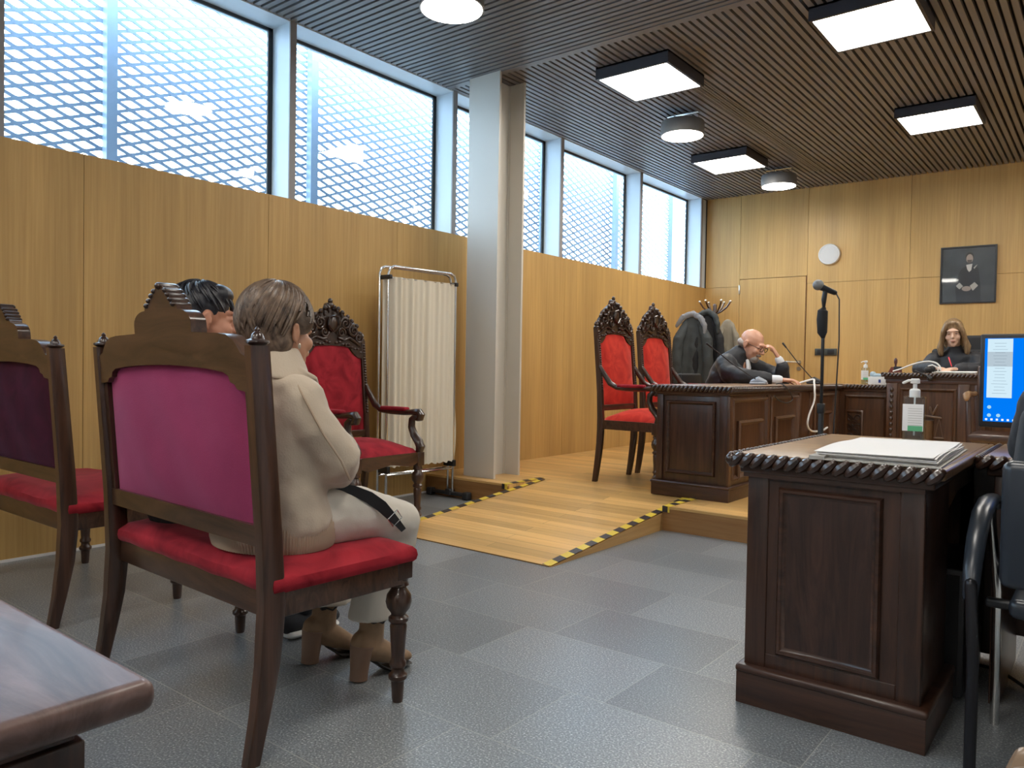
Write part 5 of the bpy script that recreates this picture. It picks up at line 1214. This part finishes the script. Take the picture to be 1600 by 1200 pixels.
remeshed(sk, 'body', 'skin_j', JG, .008, 3, off=JBs)
rz_ = MB(); rz_.tube([(-1.17, 8.13, .68), (-1.17, 8.11, .9), (-1.175, 8.09, 1.1), (-1.18, 8.08, 1.21), (-1.185, 8.07, 1.27)], [(.14, .19), (.14, .19), (.125, .20), (.10, .17), (.06, .07)], 18, ref=(0, 1, 0))
for s in (-1, 1): rz_.tube(AJ[s][:4], [.085, .09, .085, .06], 14)
remeshed(rz_, 'robe', 'robe', JG, .012, 5, off=JBs, disp=(.025, .1))
for q_ in ([(-1.38, 7.74, 1.085), (-1.29, 7.66, 1.092)], [(-1.0, 7.73, 1.08), (-1.07, 7.67, 1.087)]): MB().tube([sub(q, JBs) for q in q_], [.044, .036], 12).build('lace_cuff', 'hanki', JG)
hb = MB(); h = MB(); h.ell((0, -.028, .045), (.084, .102, .088)); h.ell((0, -.055, -.06), (.095, .06, .11)); h.ell((0, .03, .10), (.055, .045, .025))
for s in (-1, 1): h.tube([(s*.045, .045, .09), (s*.076, .045, .03), (s*.088, .03, -.05), (s*.105, .03, -.12), (s*.10, .045, -.175)], [(.022, .03), (.02, .04), (.022, .045), (.03, .05), (.022, .035)], 12, ref=(1, 0, 0))
hb.join(h, HJ); remeshed(hb, 'hair', 'hair_j', JG, .008, 3, off=JBs)
fe = MB(); f2 = MB()
for s in (-1, 1): f2.ell((s*.03, .0875, .011), (.011, .004, .0035), n=8); f2.ell((s*.032, .092, .032), (.016, .004, .003), n=8)
fe.join(f2, HJ); fe.v = [sub(q, JBs) for q in fe.v]; fe.build('eyes', mat('lash_brown', (.08, .05, .035), .5), JG)
fe = MB(); f2 = MB(); f2.ell((0, .101, -.053), (.020, .006, .006), n=10); fe.join(f2, HJ); fe.v = [sub(q, JBs) for q in fe.v]; fe.build('lips', mat('lip_rose', (.45, .20, .16), .4), JG)
JC = thing('office_chair', 'black high backed leather chair behind the judge', 'chair', (-1.13, 8.40, PZ))
MB().box(-.26, .26, -.5, .02, .46, .54, .03).build('seat', 'blackm', JC); MB().box(-.235, .235, -.02, .05, .60, 1.255, .03).box(-.30, .30, -.03, .04, .62, 1.13, .03).build('backrest', 'blackm', JC)
MB().tube([(0, -.2, .05), (0, -.2, .47)], .03, 10).build('column', 'black', JC)
for k in range(5): MB().tube([(0, -.2, .08), (.28*math.cos(k*1.2566), -.2+.28*math.sin(k*1.2566), .03)], .018, 8).build('leg', 'black', JC)
pen = thing('red_pen', 'red pen held in the judge\'s hand', 'pen', (-1.135, 7.58, 1.11)); MB().tube([(0, 0, 0), (-.02, .03, .05), (-.03, .045, .075)], [.004, .006, .006], 8).build('barrel', mat('pen_red', (.6, .02, .03), .4), pen)
# --- clerk at the right edge
CB = Vector((.06, 2.42, 0)); CK = person('person in dark clothes seated at the right edge, only a shoulder and back showing', CB)
sk = MB(); HC = hmtx((.03, 2.50, 1.20), .0, .1); head_prims(sk, HC)
sk.tube([(.06, 2.42, .58), (.05, 2.42, .8), (.04, 2.43, .98), (.035, 2.45, 1.03)], [(.11, .14), (.11, .15), (.09, .17), (.06, .09)], 14, ref=(0, 1, 0))
for s in (-1, 1):
    sk.tube([(.06+s*.1, 2.42, .56), (.06+s*.1, 2.7, .56), (.06+s*.1, 2.88, .50), (.06+s*.1, 2.85, .3), (.06+s*.1, 2.80, .09)], [.08, .065, .05, .045, .03], 12)
    sk.tube([(.05+s*.18, 2.44, .97), (.05+s*.21, 2.50, .84), (.05+s*.19, 2.66, .80), (.05+s*.13, 2.80, .81)], [.045, .038, .03, .024], 12); hand_prims(sk, (.05+s*.13, 2.81, .808), (-s*.2, 1, 0), (0, 0, 1), .3, s, .95)
remeshed(sk, 'body', 'skin_m', CK, .008, 3, off=CB)
jk = MB(); jk.tube([(.06, 2.41, .55), (.06, 2.40, .72), (.05, 2.40, .86), (.045, 2.41, .97), (.035, 2.43, 1.04)], [(.16, .20), (.155, .20), (.145, .205), (.12, .20), (.07, .09)], 18, ref=(0, 1, 0))
for s in (-1, 1): jk.tube([(.05+s*.17, 2.43, .955), (.05+s*.215, 2.49, .84), (.05+s*.19, 2.65, .80), (.05+s*.14, 2.78, .808)], [.085, .075, .06, .045], 14)
jk.tube([(-.155, 2.34, .92), (-.165, 2.31, .75), (-.175, 2.31, .66)], [(.04, .09), (.05, .10), (.03, .08)], 12, ref=(1, 0, 0))
remeshed(jk, 'jacket', mat('black_jacket', (.012, .014, .018), .75, bump=.2, bscale=80), CK, .011, 6, off=CB, disp=(.02, .1))
tr = MB()
for s in (-1, 1): tr.tube([(.06+s*.1, 2.42, .56), (.06+s*.1, 2.7, .56), (.06+s*.1, 2.88, .50)], [.095, .08, .066], 14); tr.tube([(.06+s*.1, 2.88, .50), (.06+s*.1, 2.85, .3), (.06+s*.1, 2.80, .12)], [.066, .056, .05], 14); 
remeshed(tr, 'trousers', 'shirt_dark', CK, .011, 3, off=CB)
for s in (-1, 1): b = MB(); b.tube([(.06+s*.1, 2.78, .05), (.06+s*.1, 2.88, .045), (.06+s*.1, 2.96, .035)], [(.04, .036), (.03, .042), (.02, .034)], 12, ref=(0, 0, 1)); remeshed(b, 'shoe', 'sole', CK, .007, 3, off=CB)
hb = MB(); h = MB(); h.ell((0, -.025, .045), (.086, .104, .088)); hb.join(h, HC); remeshed(hb, 'hair', 'hair_m', CK, .008, 3, off=CB)
VC = thing('visitor_chair', 'black plastic visitor chair with loop armrests and tubular legs at the right edge', 'chair', (.05, 2.45, 0))
MB().box(-.25, .25, -.2, .25, .43, .48, .02).build('seat', 'chair_plastic', VC)
b = MB(); b.box(-.265, .265, -.27, -.225, .52, .83, .022); b.build('backrest', 'chair_plastic', VC)
for s in (-1, 1):
    X = s*.335
    MB().tube([(X*.93, .22, .0), (X*.93, .20, .40), (X, .24, .60), (X, .22, .655)], .0125, 10).build('front_leg', 'chrome', VC)
    MB().tube([(X*.96, -.20, .0), (X*.96, -.19, .30), (X*.99, -.185, .50)], .0145, 12).build('rear_leg', mat('black_tube', (.02, .02, .024), .3, .5), VC)
    MB().tube([(X, .27, .64), (X, .24, .668), (X, .14, .672), (X, .02, .655), (X, -.08, .60), (X, -.14, .53), (X, -.165, .46)], [(.012, .024), (.015, .026), (.015, .027), (.015, .026), (.014, .024), (.013, .022), (.012, .018)], 12, ref=(0, 0, 1)).build('armrest', 'chair_plastic', VC)
MB().box(-.32, .32, .0, .03, .40, .425, .008).build('crossbar', 'black', VC)
